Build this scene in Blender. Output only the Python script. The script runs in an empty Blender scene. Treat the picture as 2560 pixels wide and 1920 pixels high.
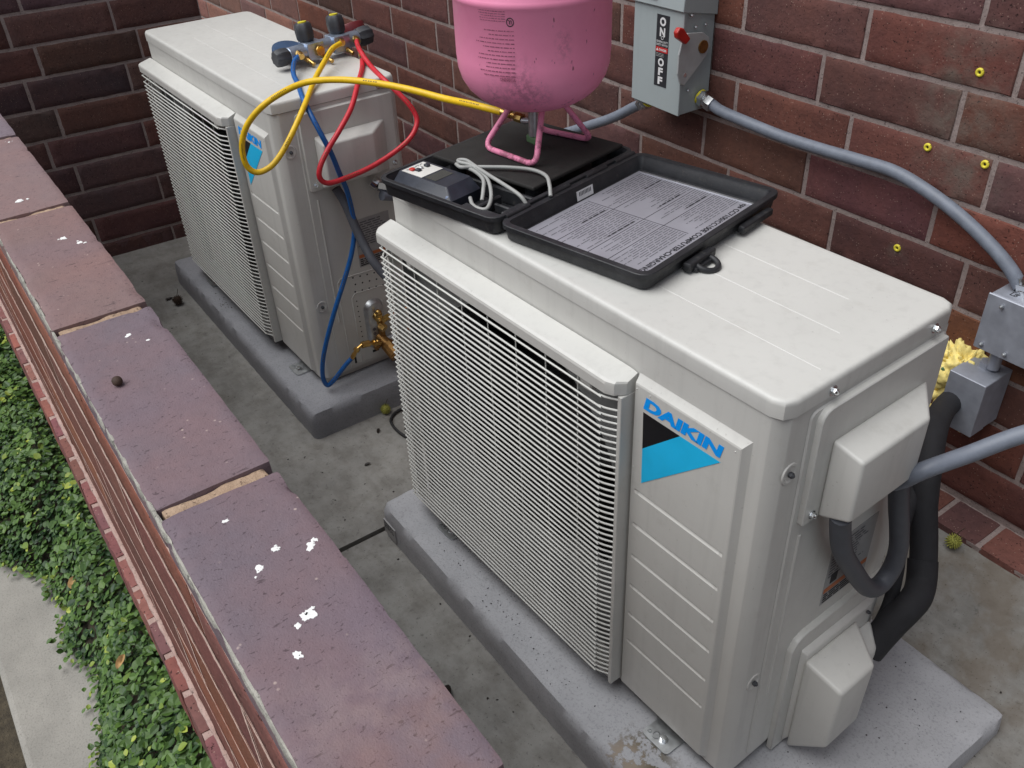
import bpy, bmesh, math, random
from mathutils import Vector, Matrix, noise
R = math.radians
random.seed(7)
S = bpy.context.scene
COL = S.collection

# ---------------------------------------------------------------- camera
yaw, pitch, roll = R(56.1854), R(-35.4741), R(-2.8188)
fwd = Vector((-math.sin(yaw)*math.cos(pitch), math.cos(yaw)*math.cos(pitch), math.sin(pitch)))
rgt = Vector((math.cos(yaw), math.sin(yaw), 0)); up = rgt.cross(fwd)
r2 = rgt*math.cos(roll)+up*math.sin(roll); u2 = -rgt*math.sin(roll)+up*math.cos(roll)
cam = bpy.data.cameras.new('camera'); cam_o = bpy.data.objects.new('camera', cam); COL.objects.link(cam_o)
cam.sensor_width = 36; cam.lens = 36*2250.98/2560; cam.clip_start = .02; cam.clip_end = 200
m = Matrix((r2, u2, -fwd)).transposed().to_4x4(); m.translation = Vector((.5075, -.7194, 1.5134))
cam_o.matrix_world = m; S.camera = cam_o

# ---------------------------------------------------------------- world, sun, exposure
SUN_EL, SUN_AZ = 61, 200        # azimuth clockwise from +Y
w = bpy.data.worlds.new('World'); S.world = w; w.use_nodes = True
wn = w.node_tree.nodes; wl = w.node_tree.links
sky = wn.new('ShaderNodeTexSky'); sky.sky_type = 'NISHITA'; sky.sun_disc = False
sky.sun_elevation = R(SUN_EL); sky.sun_rotation = R(SUN_AZ)
hs = wn.new('ShaderNodeHueSaturation'); hs.inputs['Saturation'].default_value = .38
wl.new(sky.outputs[0], hs.inputs['Color']); wl.new(hs.outputs[0], wn['Background'].inputs[0])
wn['Background'].inputs[1].default_value = .05
sl = bpy.data.lights.new('sun', 'SUN'); sl.energy = 1.5; sl.angle = R(60); sl.color = (1, .995, .985)
so = bpy.data.objects.new('sun', sl); COL.objects.link(so)
sd = Vector((math.sin(R(SUN_AZ))*math.cos(R(SUN_EL)), math.cos(R(SUN_AZ))*math.cos(R(SUN_EL)), math.sin(R(SUN_EL))))
so.rotation_euler = sd.to_track_quat('Z', 'Y').to_euler(); so.location = (0, -2, 5)
vs = S.view_settings; vs.view_transform = 'Standard'; vs.look = 'None'; vs.gamma = 1; vs.use_curve_mapping = False
vs.exposure = 1.1

# ---------------------------------------------------------------- materials
def srgb(r, g, b):
    f = lambda c: (c/255)/12.92 if c <= 10 else ((c/255+.055)/1.055)**2.4
    return (f(r), f(g), f(b))
class NT:
    def __init__(s, name):
        s.m = bpy.data.materials.new(name); s.m.use_nodes = True
        s.n = s.m.node_tree.nodes; s.l = s.m.node_tree.links; s.b = s.n['Principled BSDF']
        s.pos = s.n.new('ShaderNodeNewGeometry').outputs['Position']
        s._o = None
    def objco(s):
        if not s._o: s._o = s.n.new('ShaderNodeTexCoord').outputs['Object']
        return s._o
    def set(s, sock, v):
        if isinstance(v, bpy.types.NodeSocket): s.l.new(v, sock)
        elif isinstance(v, (tuple, list)) and len(v) == 3 and sock.type == 'RGBA': sock.default_value = (*v, 1)
        else: sock.default_value = v
    def noise(s, scale, detail=4, rough=.55, co=None, dist=0):
        t = s.n.new('ShaderNodeTexNoise'); t.inputs['Scale'].default_value = scale; t.inputs['Detail'].default_value = detail
        t.inputs['Roughness'].default_value = rough; t.inputs['Distortion'].default_value = dist
        s.l.new(co or s.pos, t.inputs['Vector']); return t.outputs['Fac']
    def voro(s, scale, co=None, feat='F1', rnd=1):
        t = s.n.new('ShaderNodeTexVoronoi'); t.feature = feat; t.inputs['Scale'].default_value = scale; t.inputs['Randomness'].default_value = rnd
        s.l.new(co or s.pos, t.inputs['Vector']); return t
    def ramp(s, v, a, b, lo=0., hi=1.):
        t = s.n.new('ShaderNodeMapRange'); t.inputs[1].default_value = a; t.inputs[2].default_value = b
        t.inputs[3].default_value = lo; t.inputs[4].default_value = hi; s.l.new(v, t.inputs[0]); return t.outputs[0]
    def math(s, op, a, b=0.):
        t = s.n.new('ShaderNodeMath'); t.operation = op; s.set(t.inputs[0], a); s.set(t.inputs[1], b); return t.outputs[0]
    def mix(s, f, a, b, mode='MIX'):
        t = s.n.new('ShaderNodeMix'); t.data_type = 'RGBA'; t.blend_type = mode
        s.set(t.inputs[0], f); s.set(t.inputs[6], a); s.set(t.inputs[7], b); return t.outputs[2]
    def mapv(s, co, scale=(1, 1, 1), loc=(0, 0, 0), rot=(0, 0, 0)):
        t = s.n.new('ShaderNodeMapping'); t.inputs['Scale'].default_value = scale; t.inputs['Location'].default_value = loc; t.inputs['Rotation'].default_value = rot
        s.l.new(co, t.inputs['Vector']); return t.outputs[0]
    def blob(s, p, rad, soft=.5, squash=(1, 1, 1)):      # 1 inside a ball round p, noisy edge
        v = s.n.new('ShaderNodeVectorMath'); v.operation = 'DISTANCE'
        s.l.new(s.mapv(s.pos, squash), v.inputs[0]); v.inputs[1].default_value = tuple(a*b for a, b in zip(p, squash))
        return s.ramp(v.outputs['Value'], rad*(1-soft), rad, 1, 0)
    def color(s, c): s.set(s.b.inputs['Base Color'], c)
    def rough(s, v): s.set(s.b.inputs['Roughness'], v)
    def bump(s, h, strength=.3, dist=.002, prev=None):
        t = s.n.new('ShaderNodeBump'); t.inputs['Strength'].default_value = strength; t.inputs['Distance'].default_value = dist
        s.l.new(h, t.inputs['Height'])
        if prev: s.l.new(prev, t.inputs['Normal'])
        s.l.new(t.outputs[0], s.b.inputs['Normal']); return t.outputs[0]

def plain(name, col, rough=.5, metal=0, var=.12, vscale=25, bscale=0, bstr=.15, spec=.5):
    t = NT(name); n = t.noise(vscale, 5)
    t.color(t.mix(t.ramp(n, .3, .7), tuple(c*(1-var) for c in col), tuple(min(1, c*(1+var)) for c in col)))
    t.rough(t.ramp(n, .3, .7, max(0, rough-.06), min(1, rough+.06)))
    t.b.inputs['Metallic'].default_value = metal; t.b.inputs['Specular IOR Level'].default_value = spec
    if bscale: t.bump(t.noise(bscale, 3), bstr, .001)
    return t.m

M = {}
def mk_brick(name, gloss=.86, stain=False, dark=1.):
    t = NT(name); oi = t.n.new('ShaderNodeObjectInfo')
    base = oi.outputs['Color']
    rnd = t.n.new('ShaderNodeVectorMath'); rnd.operation = 'ADD'
    comb = t.n.new('ShaderNodeCombineXYZ'); t.l.new(t.math('MULTIPLY', oi.outputs['Random'], 40.), comb.inputs[0]); t.l.new(oi.outputs['Random'], comb.inputs[1])
    t.l.new(t.pos, rnd.inputs[0]); t.l.new(comb.outputs[0], rnd.inputs[1]); co = rnd.outputs[0]
    big = t.noise(7, 4, .6, co)
    c = t.mix(t.ramp(big, .35, .68), t.mix(.20, base, (.012, .008, .009)), t.mix(.22, base, (.20, .075, .045)))
    c = t.mix(t.ramp(t.noise(60, 5, .65, co), .38, .72), c, t.mix(.28, c, (.03, .02, .02)))
    pits = t.ramp(t.noise(210, 3, .55, co), .64, .70)
    c = t.mix(t.math('MULTIPLY', pits, .8), c, (.012, .008, .009))
    v = t.voro(150, co); spk = t.math('MULTIPLY', t.ramp(v.outputs['Distance'], .10, .2, 1, 0), t.ramp(t.noise(34, 2, .5, co), .46, .56))
    c = t.mix(t.math('MULTIPLY', spk, .55), c, (.42, .30, .24))
    if stain:
        nz = t.noise(18, 5, .65)
        m_ = None
        for p, r_ in (((-.34, .83, 1.0), .12), ((-.33, .83, .93), .13), ((-.31, .83, .86), .12), ((-.39, .83, .64), .03)):
            b_ = t.blob(p, r_, .8); m_ = b_ if m_ is None else t.math('MAXIMUM', m_, b_)
        m_ = t.math('MULTIPLY', m_, t.ramp(nz, .38, .62))
        c = t.mix(t.math('MULTIPLY', m_, .75), c, (.15, .125, .105))
    t.color(c); t.rough(t.ramp(big, .3, .7, gloss-.1, gloss+.1))
    h = t.math('SUBTRACT', t.noise(120, 4, .6, co), t.math('MULTIPLY', pits, .7))
    t.b.inputs['Specular IOR Level'].default_value = .2
    t.bump(h, .75, .002); return t.m
M['brick'] = mk_brick('wall_brick', stain=True)
M['brick_dark'] = mk_brick('dark_wall_brick')
M['face_brick'] = mk_brick('face_brick')

def mk_cap():
    t = NT('cap_brick'); oi = t.n.new('ShaderNodeObjectInfo'); base = oi.outputs['Color']
    big = t.noise(9, 5, .6)
    c = t.mix(t.ramp(big, .4, .65), base, t.mix(.22, base, (.30, .14, .12)))
    c = t.mix(t.ramp(t.noise(5, 3, .5), .5, .75), c, t.mix(.3, base, (.14, .12, .18)))
    c = t.mix(t.ramp(t.noise(90, 5, .7), .4, .75), c, t.mix(.18, c, (.07, .045, .055)))
    # drag marks: short dark pits lying askew
    st = t.mapv(t.pos, (1, .5, 1), rot=(0, 0, R(38)))
    p1 = t.ramp(t.noise(400, 2, .55, st), .635, .71)
    st2 = t.mapv(t.pos, (1, .22, 1), rot=(0, 0, R(28)))
    p2 = t.math('MULTIPLY', t.ramp(t.noise(250, 2, .55, st2), .675, .735), 1.)
    pits = t.math('MAXIMUM', t.math('MAXIMUM', p1, p2), t.math('MULTIPLY', t.ramp(t.noise(640, 2, .55), .64, .74), .7))
    c = t.mix(t.math('MULTIPLY', pits, .6), c, (.035, .02, .024))
    v = t.voro(120); spk = t.math('MULTIPLY', t.ramp(v.outputs['Distance'], .07, .16, 1, 0), t.ramp(t.noise(30, 2), .56, .66))
    c = t.mix(t.math('MULTIPLY', spk, .55), c, (.6, .48, .42))
    # rusty wear patch near the camera end, pale smear beside it
    pt = t.math('MULTIPLY', t.blob((.27, -.60, 1.087), .085, .5), t.ramp(t.noise(25, 5), .36, .6))
    c = t.mix(t.math('MULTIPLY', pt, .4), c, (.22, .115, .09))
    sm = t.math('MULTIPLY', t.blob((.205, -.605, 1.087), .05, .8, (1, .35, 1)), t.ramp(t.noise(60, 5), .4, .6))
    c = t.mix(t.math('MULTIPLY', sm, .12), c, (.5, .38, .33))
    t.color(c); t.rough(t.ramp(big, .3, .7, .62, .8))
    h = t.math('SUBTRACT', t.math('ADD', t.noise(160, 5, .7), t.noise(700, 3)), t.math('MULTIPLY', pits, 1.4)); t.bump(h, .38, .0010); return t.m
M['cap'] = mk_cap()

def mk_mortar(name, c0, c1, bs=.5, stain=False):
    t = NT(name); n = t.noise(45, 6, .7)
    c = t.mix(t.ramp(n, .3, .7), c0, c1)
    c = t.mix(t.ramp(t.noise(230, 3), .6, .7), c, tuple(x*.45 for x in c0))
    t.color(c); t.rough(.92); t.bump(t.noise(170, 5, .7), bs, .003); return t.m
M['mortar'] = mk_mortar('wall_mortar', (.22, .17, .157), (.34, .275, .255))
M['mortar_dark'] = mk_mortar('dark_wall_mortar', (.29, .24, .23), (.43, .37, .35))
M['mortar_cap'] = mk_mortar('cap_mortar', (.30, .20, .135), (.50, .36, .25), .9)
M['mortar_face'] = mk_mortar('face_mortar', (.58, .40, .33), (.78, .58, .50), .9)
M['mortar_ledge'] = mk_mortar('ledge_mortar', (.33, .23, .20), (.48, .35, .31), .9)
M['mortar_grey'] = mk_mortar('grey_mortar', (.26, .25, .22), (.48, .46, .40), 1)

def mk_floor():
    t = NT('stained_concrete')
    n1 = t.noise(3.2, 6, .65); n2 = t.noise(16, 6, .7); n3 = t.noise(70, 4, .6)
    c = t.mix(t.ramp(n1, .32, .68), (.175, .171, .160), (.335, .328, .305))
    c = t.mix(t.ramp(n2, .42, .70), c, t.mix(.55, c, (.10, .088, .072)))
    stx = t.mapv(t.pos, (1, 5, 1), rot=(0, 0, R(20)))
    c = t.mix(t.math('MULTIPLY', t.ramp(t.noise(9, 5, .7, stx), .5, .72), .35), c, (.30, .295, .28))
    c = t.mix(t.math('MULTIPLY', t.ramp(n3, .60, .72), .55), c, (.06, .055, .048))
    c = t.mix(t.math('MULTIPLY', t.ramp(t.noise(260, 2), .67, .72), .7), c, (.035, .03, .028))
    br = t.math('MULTIPLY', t.blob((.1, .66, .1), .32, .5), t.ramp(t.noise(13, 5), .42, .6))
    c = t.mix(t.math('MULTIPLY', br, .6), c, (.12, .09, .06))
    t.color(c); t.rough(t.ramp(n2, .3, .7, .7, .92))
    t.bump(t.math('ADD', t.noise(60, 6, .7), t.math('MULTIPLY', n3, .6)), .3, .003); return t.m
M['floor'] = mk_floor()

def mk_pad(name, a, b, stains=()):
    t = NT(name); n1 = t.noise(6, 6, .65); n3 = t.noise(240, 3, .6)
    c = t.mix(t.ramp(n1, .32, .7), a, b)
    c = t.mix(t.math('MULTIPLY', t.ramp(n3, .52, .72), .4), c, tuple(x*.35 for x in a))
    v = t.voro(130); sp = t.math('MULTIPLY', t.ramp(v.outputs['Distance'], .08, .18, 1, 0), t.ramp(t.noise(11, 3), .56, .66))
    c = t.mix(t.math('MULTIPLY', sp, .85), c, (.012, .011, .01))
    for p, r_, col in stains:
        s_ = t.math('MULTIPLY', t.blob(p, r_, .6), t.ramp(t.noise(42, 5, .7), .47, .54))
        c = t.mix(t.math('MULTIPLY', s_, .9), c, col)
    t.color(c); t.rough(.85); t.bump(t.math('ADD', t.noise(300, 3), t.math('MULTIPLY', t.noise(40, 5), 1.2)), .28, .002); return t.m
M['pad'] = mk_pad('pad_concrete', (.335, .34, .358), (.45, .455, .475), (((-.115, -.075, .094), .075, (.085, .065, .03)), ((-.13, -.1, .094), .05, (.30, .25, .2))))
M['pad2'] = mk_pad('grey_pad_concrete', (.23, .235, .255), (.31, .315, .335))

def mk_paint(name, col, rough=.42, dirt=.07):
    t = NT(name); n = t.noise(5, 5, .6); n2 = t.noise(40, 4, .6)
    c = t.mix(t.ramp(n, .35, .7), col, tuple(x*(1-dirt) for x in col))
    st = t.mapv(t.pos, (1, 1, .06)); run = t.ramp(t.noise(55, 4, .6, st), .52, .75)        # faint rain runs
    c = t.mix(t.math('MULTIPLY', run, .22), c, tuple(x*.62 for x in col))
    c = t.mix(t.math('MULTIPLY', t.ramp(t.noise(170, 3), .69, .74), .30), c, (.22, .20, .17))
    c = t.mix(t.math('MULTIPLY', t.ramp(t.noise(17, 6, .75), .58, .72), .2), c, (.33, .31, .27))
    t.color(c); t.rough(t.ramp(n2, .3, .7, rough-.05, rough+.09)); t.bump(t.math('ADD', t.noise(420, 2), t.math('MULTIPLY', t.noise(9, 2), 3.)), .05, .0008); return t.m
M['white'] = mk_paint('ivory_enamel', (.60, .597, .565))
M['wire'] = mk_paint('ivory_coated_wire', (.68, .685, .65), .45)
M['black'] = plain('interior_black', (.012, .012, .013), .7)
M['shroud'] = plain('fan_shroud_grey', (.22, .23, .23), .5)
M['galv'] = plain('galvanised_steel', (.55, .57, .58), .38, .85, .15, 60)
M['chrome'] = plain('zinc_plated', (.75, .77, .78), .2, 1, .08, 50)
M['brass'] = plain('brass', (.62, .40, .13), .3, 1, .18, 60)
M['brass_dark'] = plain('tarnished_brass', (.36, .20, .07), .42, .9, .25, 60)
M['copper'] = plain('copper', (.45, .2, .1), .35, 1, .2, 60)
M['blue_logo'] = plain('logo_blue', (.0, .34, 1.), .45, 0, .03)
M['cyan_logo'] = plain('logo_cyan', (.014, .52, .90), .45, 0, .05)
M['black_logo'] = plain('logo_black', (.008, .008, .01), .5, 0, .05)
M['ink'] = plain('printing_ink', (.02, .02, .025), .7)
M['ink_tank'] = plain('worn_print', (.30, .09, .15), .7, 0, .5, 160)
M['ink_hose'] = plain('hose_print', (.10, .07, .02), .7, 0, .5, 160)
M['ink_grey'] = plain('faded_ink', (.12, .12, .135), .7)
M['sticker'] = plain('silver_sticker', (.34, .34, .34), .45, .1, .08, 30)
M['orange'] = plain('orange_print', (.45, .13, .04), .5)

def mk_caseplastic():
    t = NT('black_case_plastic'); n = t.noise(14, 6, .7); n2 = t.noise(90, 4, .7)
    c = t.mix(t.ramp(n, .45, .75), (.014, .015, .018), (.035, .036, .040))
    c = t.mix(t.math('MULTIPLY', t.ramp(n2, .58, .75), .5), c, (.075, .07, .062))
    t.color(c); t.rough(t.ramp(n2, .3, .7, .42, .66)); t.bump(t.noise(500, 2), .25, .0006); return t.m
M['case'] = mk_caseplastic()
M['platform'] = plain('black_platform', (.013, .012, .011), .78, 0, .3, 40, 300, .4)
M['sheet'] = plain('silver_instruction_sheet', (.36, .36, .405), .38, .25, .05, 20)
M['alu'] = plain('bright_aluminium', (.8, .81, .83), .22, .9)
M['panel_white'] = plain('control_panel_white', (.62, .62, .58), .5)
M['ctrl'] = plain('controller_plastic', (.022, .026, .038), .42, 0, .25, 50, 300, .2)
M['ctrl_pale'] = plain('controller_pale_corner', (.16, .2, .3), .5)
M['redbtn'] = plain('red_button', (.5, .03, .02), .4)
M['lcd'] = plain('lcd_screen', (.05, .055, .05), .15)
M['cable'] = plain('grey_cable', (.33, .335, .32), .5)
M['rubber'] = plain('black_rubber', (.016, .016, .018), .62, 0, .25, 70)
M['foamtube'] = plain('black_foam_insulation', (.017, .017, .020), .8, 0, .25, 60, 260, .35)

def mk_pink():
    t = NT('pink_cylinder_paint'); n = t.noise(8, 6, .65); n2 = t.noise(70, 4, .65)
    pink = (.86, .28, .45)
    c = t.mix(t.ramp(n, .35, .7), pink, (.80, .245, .40))
    sep = t.n.new('ShaderNodeSeparateXYZ'); t.l.new(t.pos, sep.inputs[0])
    low = t.ramp(sep.outputs[2], 1.10, .99)
    scr = t.math('MULTIPLY', t.math('ADD', t.math('MULTIPLY', low, .16), .0), 1.)
    th = t.math('ADD', t.noise(33, 6, .75), scr)
    c = t.mix(t.math('MULTIPLY', t.ramp(th, .68, .76), .65), c, (.16, .05, .07))
    st = t.mapv(t.pos, (1, 1, .35), rot=(R(40), R(25), 0))
    c = t.mix(t.math('MULTIPLY', t.ramp(t.noise(75, 3, .6, st), .685, .72), .8), c, (.12, .035, .04))
    for p, r_ in (((-.655, .100, 1.062), .038), ((-.628, .165, 1.13), .02), ((-.70, .085, 1.035), .03), ((-.80, .09, 1.075), .028), ((-.64, .13, 1.03), .03)):
        b_ = t.math('MULTIPLY', t.blob(p, r_, .9, (1, 1, .55)), t.ramp(t.noise(110, 6, .75), .42, .60))
        c = t.mix(t.math('MULTIPLY', b_, .55), c, (.10, .05, .07))
    t.color(c); t.rough(t.ramp(n2, .3, .7, .42, .62)); t.bump(t.noise(30, 5), .12, .002); return t.m
M['pink'] = mk_pink()
M['greentap'] = plain('green_tap', (.10, .19, .09), .5)
M['yellow'] = plain('yellow_hose_rubber', (.78, .50, .012), .42, 0, .1, 80)
M['blue'] = plain('blue_hose_rubber', (.012, .10, .33), .38, 0, .12, 80)
M['red'] = plain('red_hose_rubber', (.55, .022, .035), .42, 0, .1, 80)
M['manifold'] = plain('anodised_manifold', (.36, .42, .52), .35, .75, .12, 60)
M['knob'] = plain('dark_grey_knob', (.045, .048, .055), .55, 0, .15, 60)
M['yelcap'] = plain('yellow_cap', (.75, .65, .03), .5)
M['gauge_blue'] = plain('blue_gauge_boot', (.025, .06, .13), .5)
M['gauge_red'] = plain('dark_red_gauge_boot', (.16, .02, .025), .45)
M['boxgrey'] = mk_paint('grey_enamel', (.36, .405, .41), .42, .08)
M['plategrey'] = plain('grey_lever_plate', (.46, .48, .48), .4, .2, .08, 40)
M['boxgrey2'] = plain('dull_galvanised_box', (.33, .35, .40), .5, .35, .12, 40)
M['conduit'] = plain('grey_conduit', (.165, .185, .225), .5, 0, .12, 60)
M['conduit_dark'] = plain('dark_grey_conduit', (.075, .08, .095), .55, 0, .15, 60)
M['handle_red'] = plain('red_lever', (.45, .018, .012), .4)
M['label_red'] = plain('label_red', (.55, .03, .03), .45)
M['label_white'] = plain('label_white', (.75, .75, .75), .45)
M['foam'] = plain('yellow_spray_foam', (.90, .74, .26), .7, 0, .12, 60, 120, .3)
M['anchor'] = plain('yellow_plastic_anchor', (.72, .62, .05), .5)
M['dropping'] = plain('white_dropping', (.82, .82, .80), .8, 0, .1, 200)
M['seed'] = plain('brown_seed', (.05, .028, .018), .8, 0, .4, 200)
M['burr'] = plain('green_burr', (.30, .30, .06), .75, 0, .3, 120)
M['burr_brown'] = plain('brown_burr', (.045, .025, .015), .8, 0, .3, 120)
M['deadleaf'] = plain('dry_leaf', (.36, .22, .09), .7, 0, .3, 90)
M['darkleaf'] = plain('wet_dark_leaf', (.018, .013, .010), .5, 0, .4, 90)
M['stem'] = plain('woody_stem', (.06, .04, .025), .8, 0, .3, 90)
M['kerb'] = mk_pad('kerb_concrete', (.25, .24, .215), (.35, .335, .30))
M['soil'] = mk_mortar('soil', (.028, .022, .014), (.085, .068, .042), 1)
def mk_leaf():
    t = NT('creeper_leaf'); oi = t.n.new('ShaderNodeAttribute'); oi.attribute_name = 'tone'
    v = oi.outputs['Fac']
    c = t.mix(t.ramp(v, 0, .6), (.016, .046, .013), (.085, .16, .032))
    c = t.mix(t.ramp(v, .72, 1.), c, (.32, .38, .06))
    t.color(c); t.rough(.45); t.b.inputs['Specular IOR Level'].default_value = .35
    try: t.b.inputs['Transmission Weight'].default_value = 0
    except KeyError: pass
    return t.m
M['leaf'] = mk_leaf()

# ---------------------------------------------------------------- mesh helpers
def rrect(x0, x1, y0, y1, r, n=4):
    rs = r if isinstance(r, (tuple, list)) else (r,)*4; pts = []
    for (cx, cy, a0), rr in zip(((x1, y1, 0), (x0, y1, 90), (x0, y0, 180), (x1, y0, 270)), rs):
        sx = -1 if cx == x1 else 1; sy = -1 if cy == y1 else 1
        for i in range(n+1):
            a = R(a0+90*i/n); pts.append((cx+sx*rr+rr*math.cos(a), cy+sy*rr+rr*math.sin(a)))
    return pts
def inset(pts, d):       # grow (+) or shrink (-) a convex loop
    n = len(pts); out = []
    for i in range(n):
        a = Vector(pts[i-1]); b = Vector(pts[i]); c = Vector(pts[(i+1) % n])
        e1 = (b-a); e2 = (c-b)
        if e1.length < 1e-9: e1 = e2
        if e2.length < 1e-9: e2 = e1
        n1 = Vector((e1.y, -e1.x)).normalized(); n2 = Vector((e2.y, -e2.x)).normalized()
        nn = (n1+n2); k = nn.length
        nn = nn/k if k > 1e-6 else n1
        out.append(tuple(b+nn*(d/max(.5, nn.dot(n1)))))
    return out
def catmull(pts, k=6):
    P = [Vector(p) for p in pts]; P = [P[0]*2-P[1]]+P+[P[-1]*2-P[-2]]; out = []
    for i in range(1, len(P)-2):
        for j in range(k):
            t = j/k; a, b, c, e = P[i-1:i+3]
            out.append(.5*((2*b)+(c-a)*t+(2*a-5*b+4*c-e)*t*t+(3*b-a-3*c+e)*t**3))
    out.append(P[-2]); return out
class MB:
    def __init__(s): s.v = []; s.f = []
    def add(s, vs, fs):
        o = len(s.v); s.v += [tuple(v) for v in vs]; s.f += [tuple(i+o for i in f) for f in fs]; return s
    def box(s, x0, x1, y0, y1, z0, z1):
        return s.add([(x, y, z) for z in (z0, z1) for y in (y0, y1) for x in (x0, x1)],
                     [(0, 2, 3, 1), (4, 5, 7, 6), (0, 1, 5, 4), (2, 6, 7, 3), (0, 4, 6, 2), (1, 3, 7, 5)])
    def hexa(s, p):      # 8 points, bottom loop then top loop
        return s.add(p, [(3, 2, 1, 0), (4, 5, 6, 7), (0, 1, 5, 4), (1, 2, 6, 5), (2, 3, 7, 6), (3, 0, 4, 7)])
    def tube(s, pts, r, n=10, cap=True):
        P = [Vector(p) for p in pts]; rs = r if isinstance(r, (list, tuple)) else [r]*len(P)
        t0 = (P[1]-P[0]).normalized(); u = t0.orthogonal().normalized(); V = []; F = []
        for i, p in enumerate(P):
            t = ((P[min(i+1, len(P)-1)]-P[max(i-1, 0)])).normalized()
            u = (u-t*u.dot(t)).normalized(); w_ = t.cross(u)
            V += [p+(u*math.cos(2*math.pi*j/n)+w_*math.sin(2*math.pi*j/n))*rs[i] for j in range(n)]
        for i in range(len(P)-1):
            for j in range(n): F.append((i*n+j, i*n+(j+1) % n, (i+1)*n+(j+1) % n, (i+1)*n+j))
        if cap: F += [tuple(range(n))[::-1], tuple((len(P)-1)*n+j for j in range(n))]
        return s.add(V, F)
    def cyl(s, a, b, r, n=12, r1=None): return s.tube([a, b], [r, r if r1 is None else r1], n)
    def loft(s, loops, cap0=True, cap1=True, closed=True):
        n = len(loops[0]); V = [p for L in loops for p in L]; F = []
        for i in range(len(loops)-1):
            for j in range(n if closed else n-1): F.append((i*n+j, i*n+(j+1) % n, (i+1)*n+(j+1) % n, (i+1)*n+j))
        if cap0: F.append(tuple(range(n))[::-1])
        if cap1: F.append(tuple((len(loops)-1)*n+j for j in range(n)))
        return s.add(V, F)
    def lathe(s, prof, c=(0, 0), n=32, cap=True):
        return s.loft([[(c[0]+r*math.cos(2*math.pi*j/n), c[1]+r*math.sin(2*math.pi*j/n), z) for j in range(n)] for r, z in prof], cap, cap)
    def torus(s, c, ax, R_, r, n=24, k=8):
        ax = Vector(ax).normalized(); u = ax.orthogonal().normalized(); w_ = ax.cross(u); c = Vector(c)
        pts = [c+(u*math.cos(2*math.pi*i/n)+w_*math.sin(2*math.pi*i/n))*R_ for i in range(n+1)]
        return s.tube(pts, r, k, False)
    def ball(s, c, r, n=10, k=6, sq=(1, 1, 1)):
        L = [[(c[0]+sq[0]*r*math.sin(math.pi*i/k)*math.cos(2*math.pi*j/n), c[1]+sq[1]*r*math.sin(math.pi*i/k)*math.sin(2*math.pi*j/n), c[2]+sq[2]*r*math.cos(math.pi*i/k)) for j in range(n)] for i in range(k, -1, -1)]
        L[0] = [(c[0]+1e-5*math.cos(j), c[1]+1e-5*math.sin(j), c[2]-sq[2]*r) for j in range(n)]; L[-1] = [(c[0]+1e-5*math.cos(j), c[1]+1e-5*math.sin(j), c[2]+sq[2]*r) for j in range(n)]
        return s.loft(L, False, False)
    def xf(s, mtx): s.v = [tuple(mtx @ Vector(v)) for v in s.v]; return s
    def mesh(s, name, mat, smooth=None, bevel=0, seg=2):
        me = bpy.data.meshes.new(name); me.from_pydata(s.v, [], s.f)
        bm = bmesh.new(); bm.from_mesh(me); bmesh.ops.recalc_face_normals(bm, faces=bm.faces)
        if bevel:
            ed = [e for e in bm.edges if len(e.link_faces) == 2 and e.calc_face_angle(0) > R(25)]
            bmesh.ops.bevel(bm, geom=ed, offset=bevel, segments=seg, affect='EDGES', profile=.5, clamp_overlap=True)
        bm.to_mesh(me); bm.free()
        if smooth:
            me.polygons.foreach_set('use_smooth', [True]*len(me.polygons))
            try: me.set_sharp_from_angle(angle=R(smooth))
            except Exception: pass
        me.materials.append(mat); return me
    def build(s, name, mat, parent=None, smooth=35, bevel=0, seg=2, base=None):
        if parent is None and base is None and s.v:      # origin at the base of the thing
            xs, ys, zs = zip(*s.v); base = ((min(xs)+max(xs))/2, (min(ys)+max(ys))/2, min(zs))
        if base: s.v = [(x-base[0], y-base[1], z-base[2]) for x, y, z in s.v]
        o = bpy.data.objects.new(name, s.mesh(name, mat if not isinstance(mat, str) else M[mat], smooth, bevel, seg)); COL.objects.link(o)
        if base: o.location = base
        o.parent = parent; return o
def tag(o, label, cat, group=None, kind=None):
    if label: o['label'] = label
    if cat: o['category'] = cat
    if group: o['group'] = group
    if kind: o['kind'] = kind
    return o
def thing(name, label, cat, loc=(0, 0, 0), rz=0, group=None):
    o = bpy.data.objects.new(name, None); COL.objects.link(o); o.location = loc; o.rotation_euler = (0, 0, rz); o.empty_display_size = .05
    return tag(o, label, cat, group)
def copy_obj(src, parent, loc=None, rot=None):
    c = src.copy(); COL.objects.link(c); c.parent = parent
    if loc is not None: c.location = loc
    if rot is not None: c.rotation_euler = rot
    return c
_tc = {}
def text_geo(body, bold=0.):
    k = (body, bold)
    if k not in _tc:
        cu = bpy.data.curves.new('t', 'FONT'); cu.body = body; cu.size = 1; cu.offset = bold; cu.resolution_u = 3; cu.fill_mode = 'FRONT'
        ob = bpy.data.objects.new('t', cu); me = bpy.data.meshes.new_from_object(ob)
        vs_ = [tuple(v.co) for v in me.vertices]; fs = [tuple(p.vertices) for p in me.polygons]
        bpy.data.objects.remove(ob); bpy.data.curves.remove(cu); bpy.data.meshes.remove(me)
        xs = [v[0] for v in vs_]; ys = [v[1] for v in vs_]
        _tc[k] = ([((v[0]-min(xs))/(max(xs)-min(xs)), (v[1]-min(ys))/(max(ys)-min(ys))) for v in vs_], fs)
    return _tc[k]
def text_on(mb, body, fn, w_, h_, shear=0., bold=.02):   # fn maps (u, v) in metres to a point
    vs_, fs = text_geo(body, bold); mb.add([fn(u*w_+shear*v*h_, v*h_) for u, v in vs_], fs)
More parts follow.
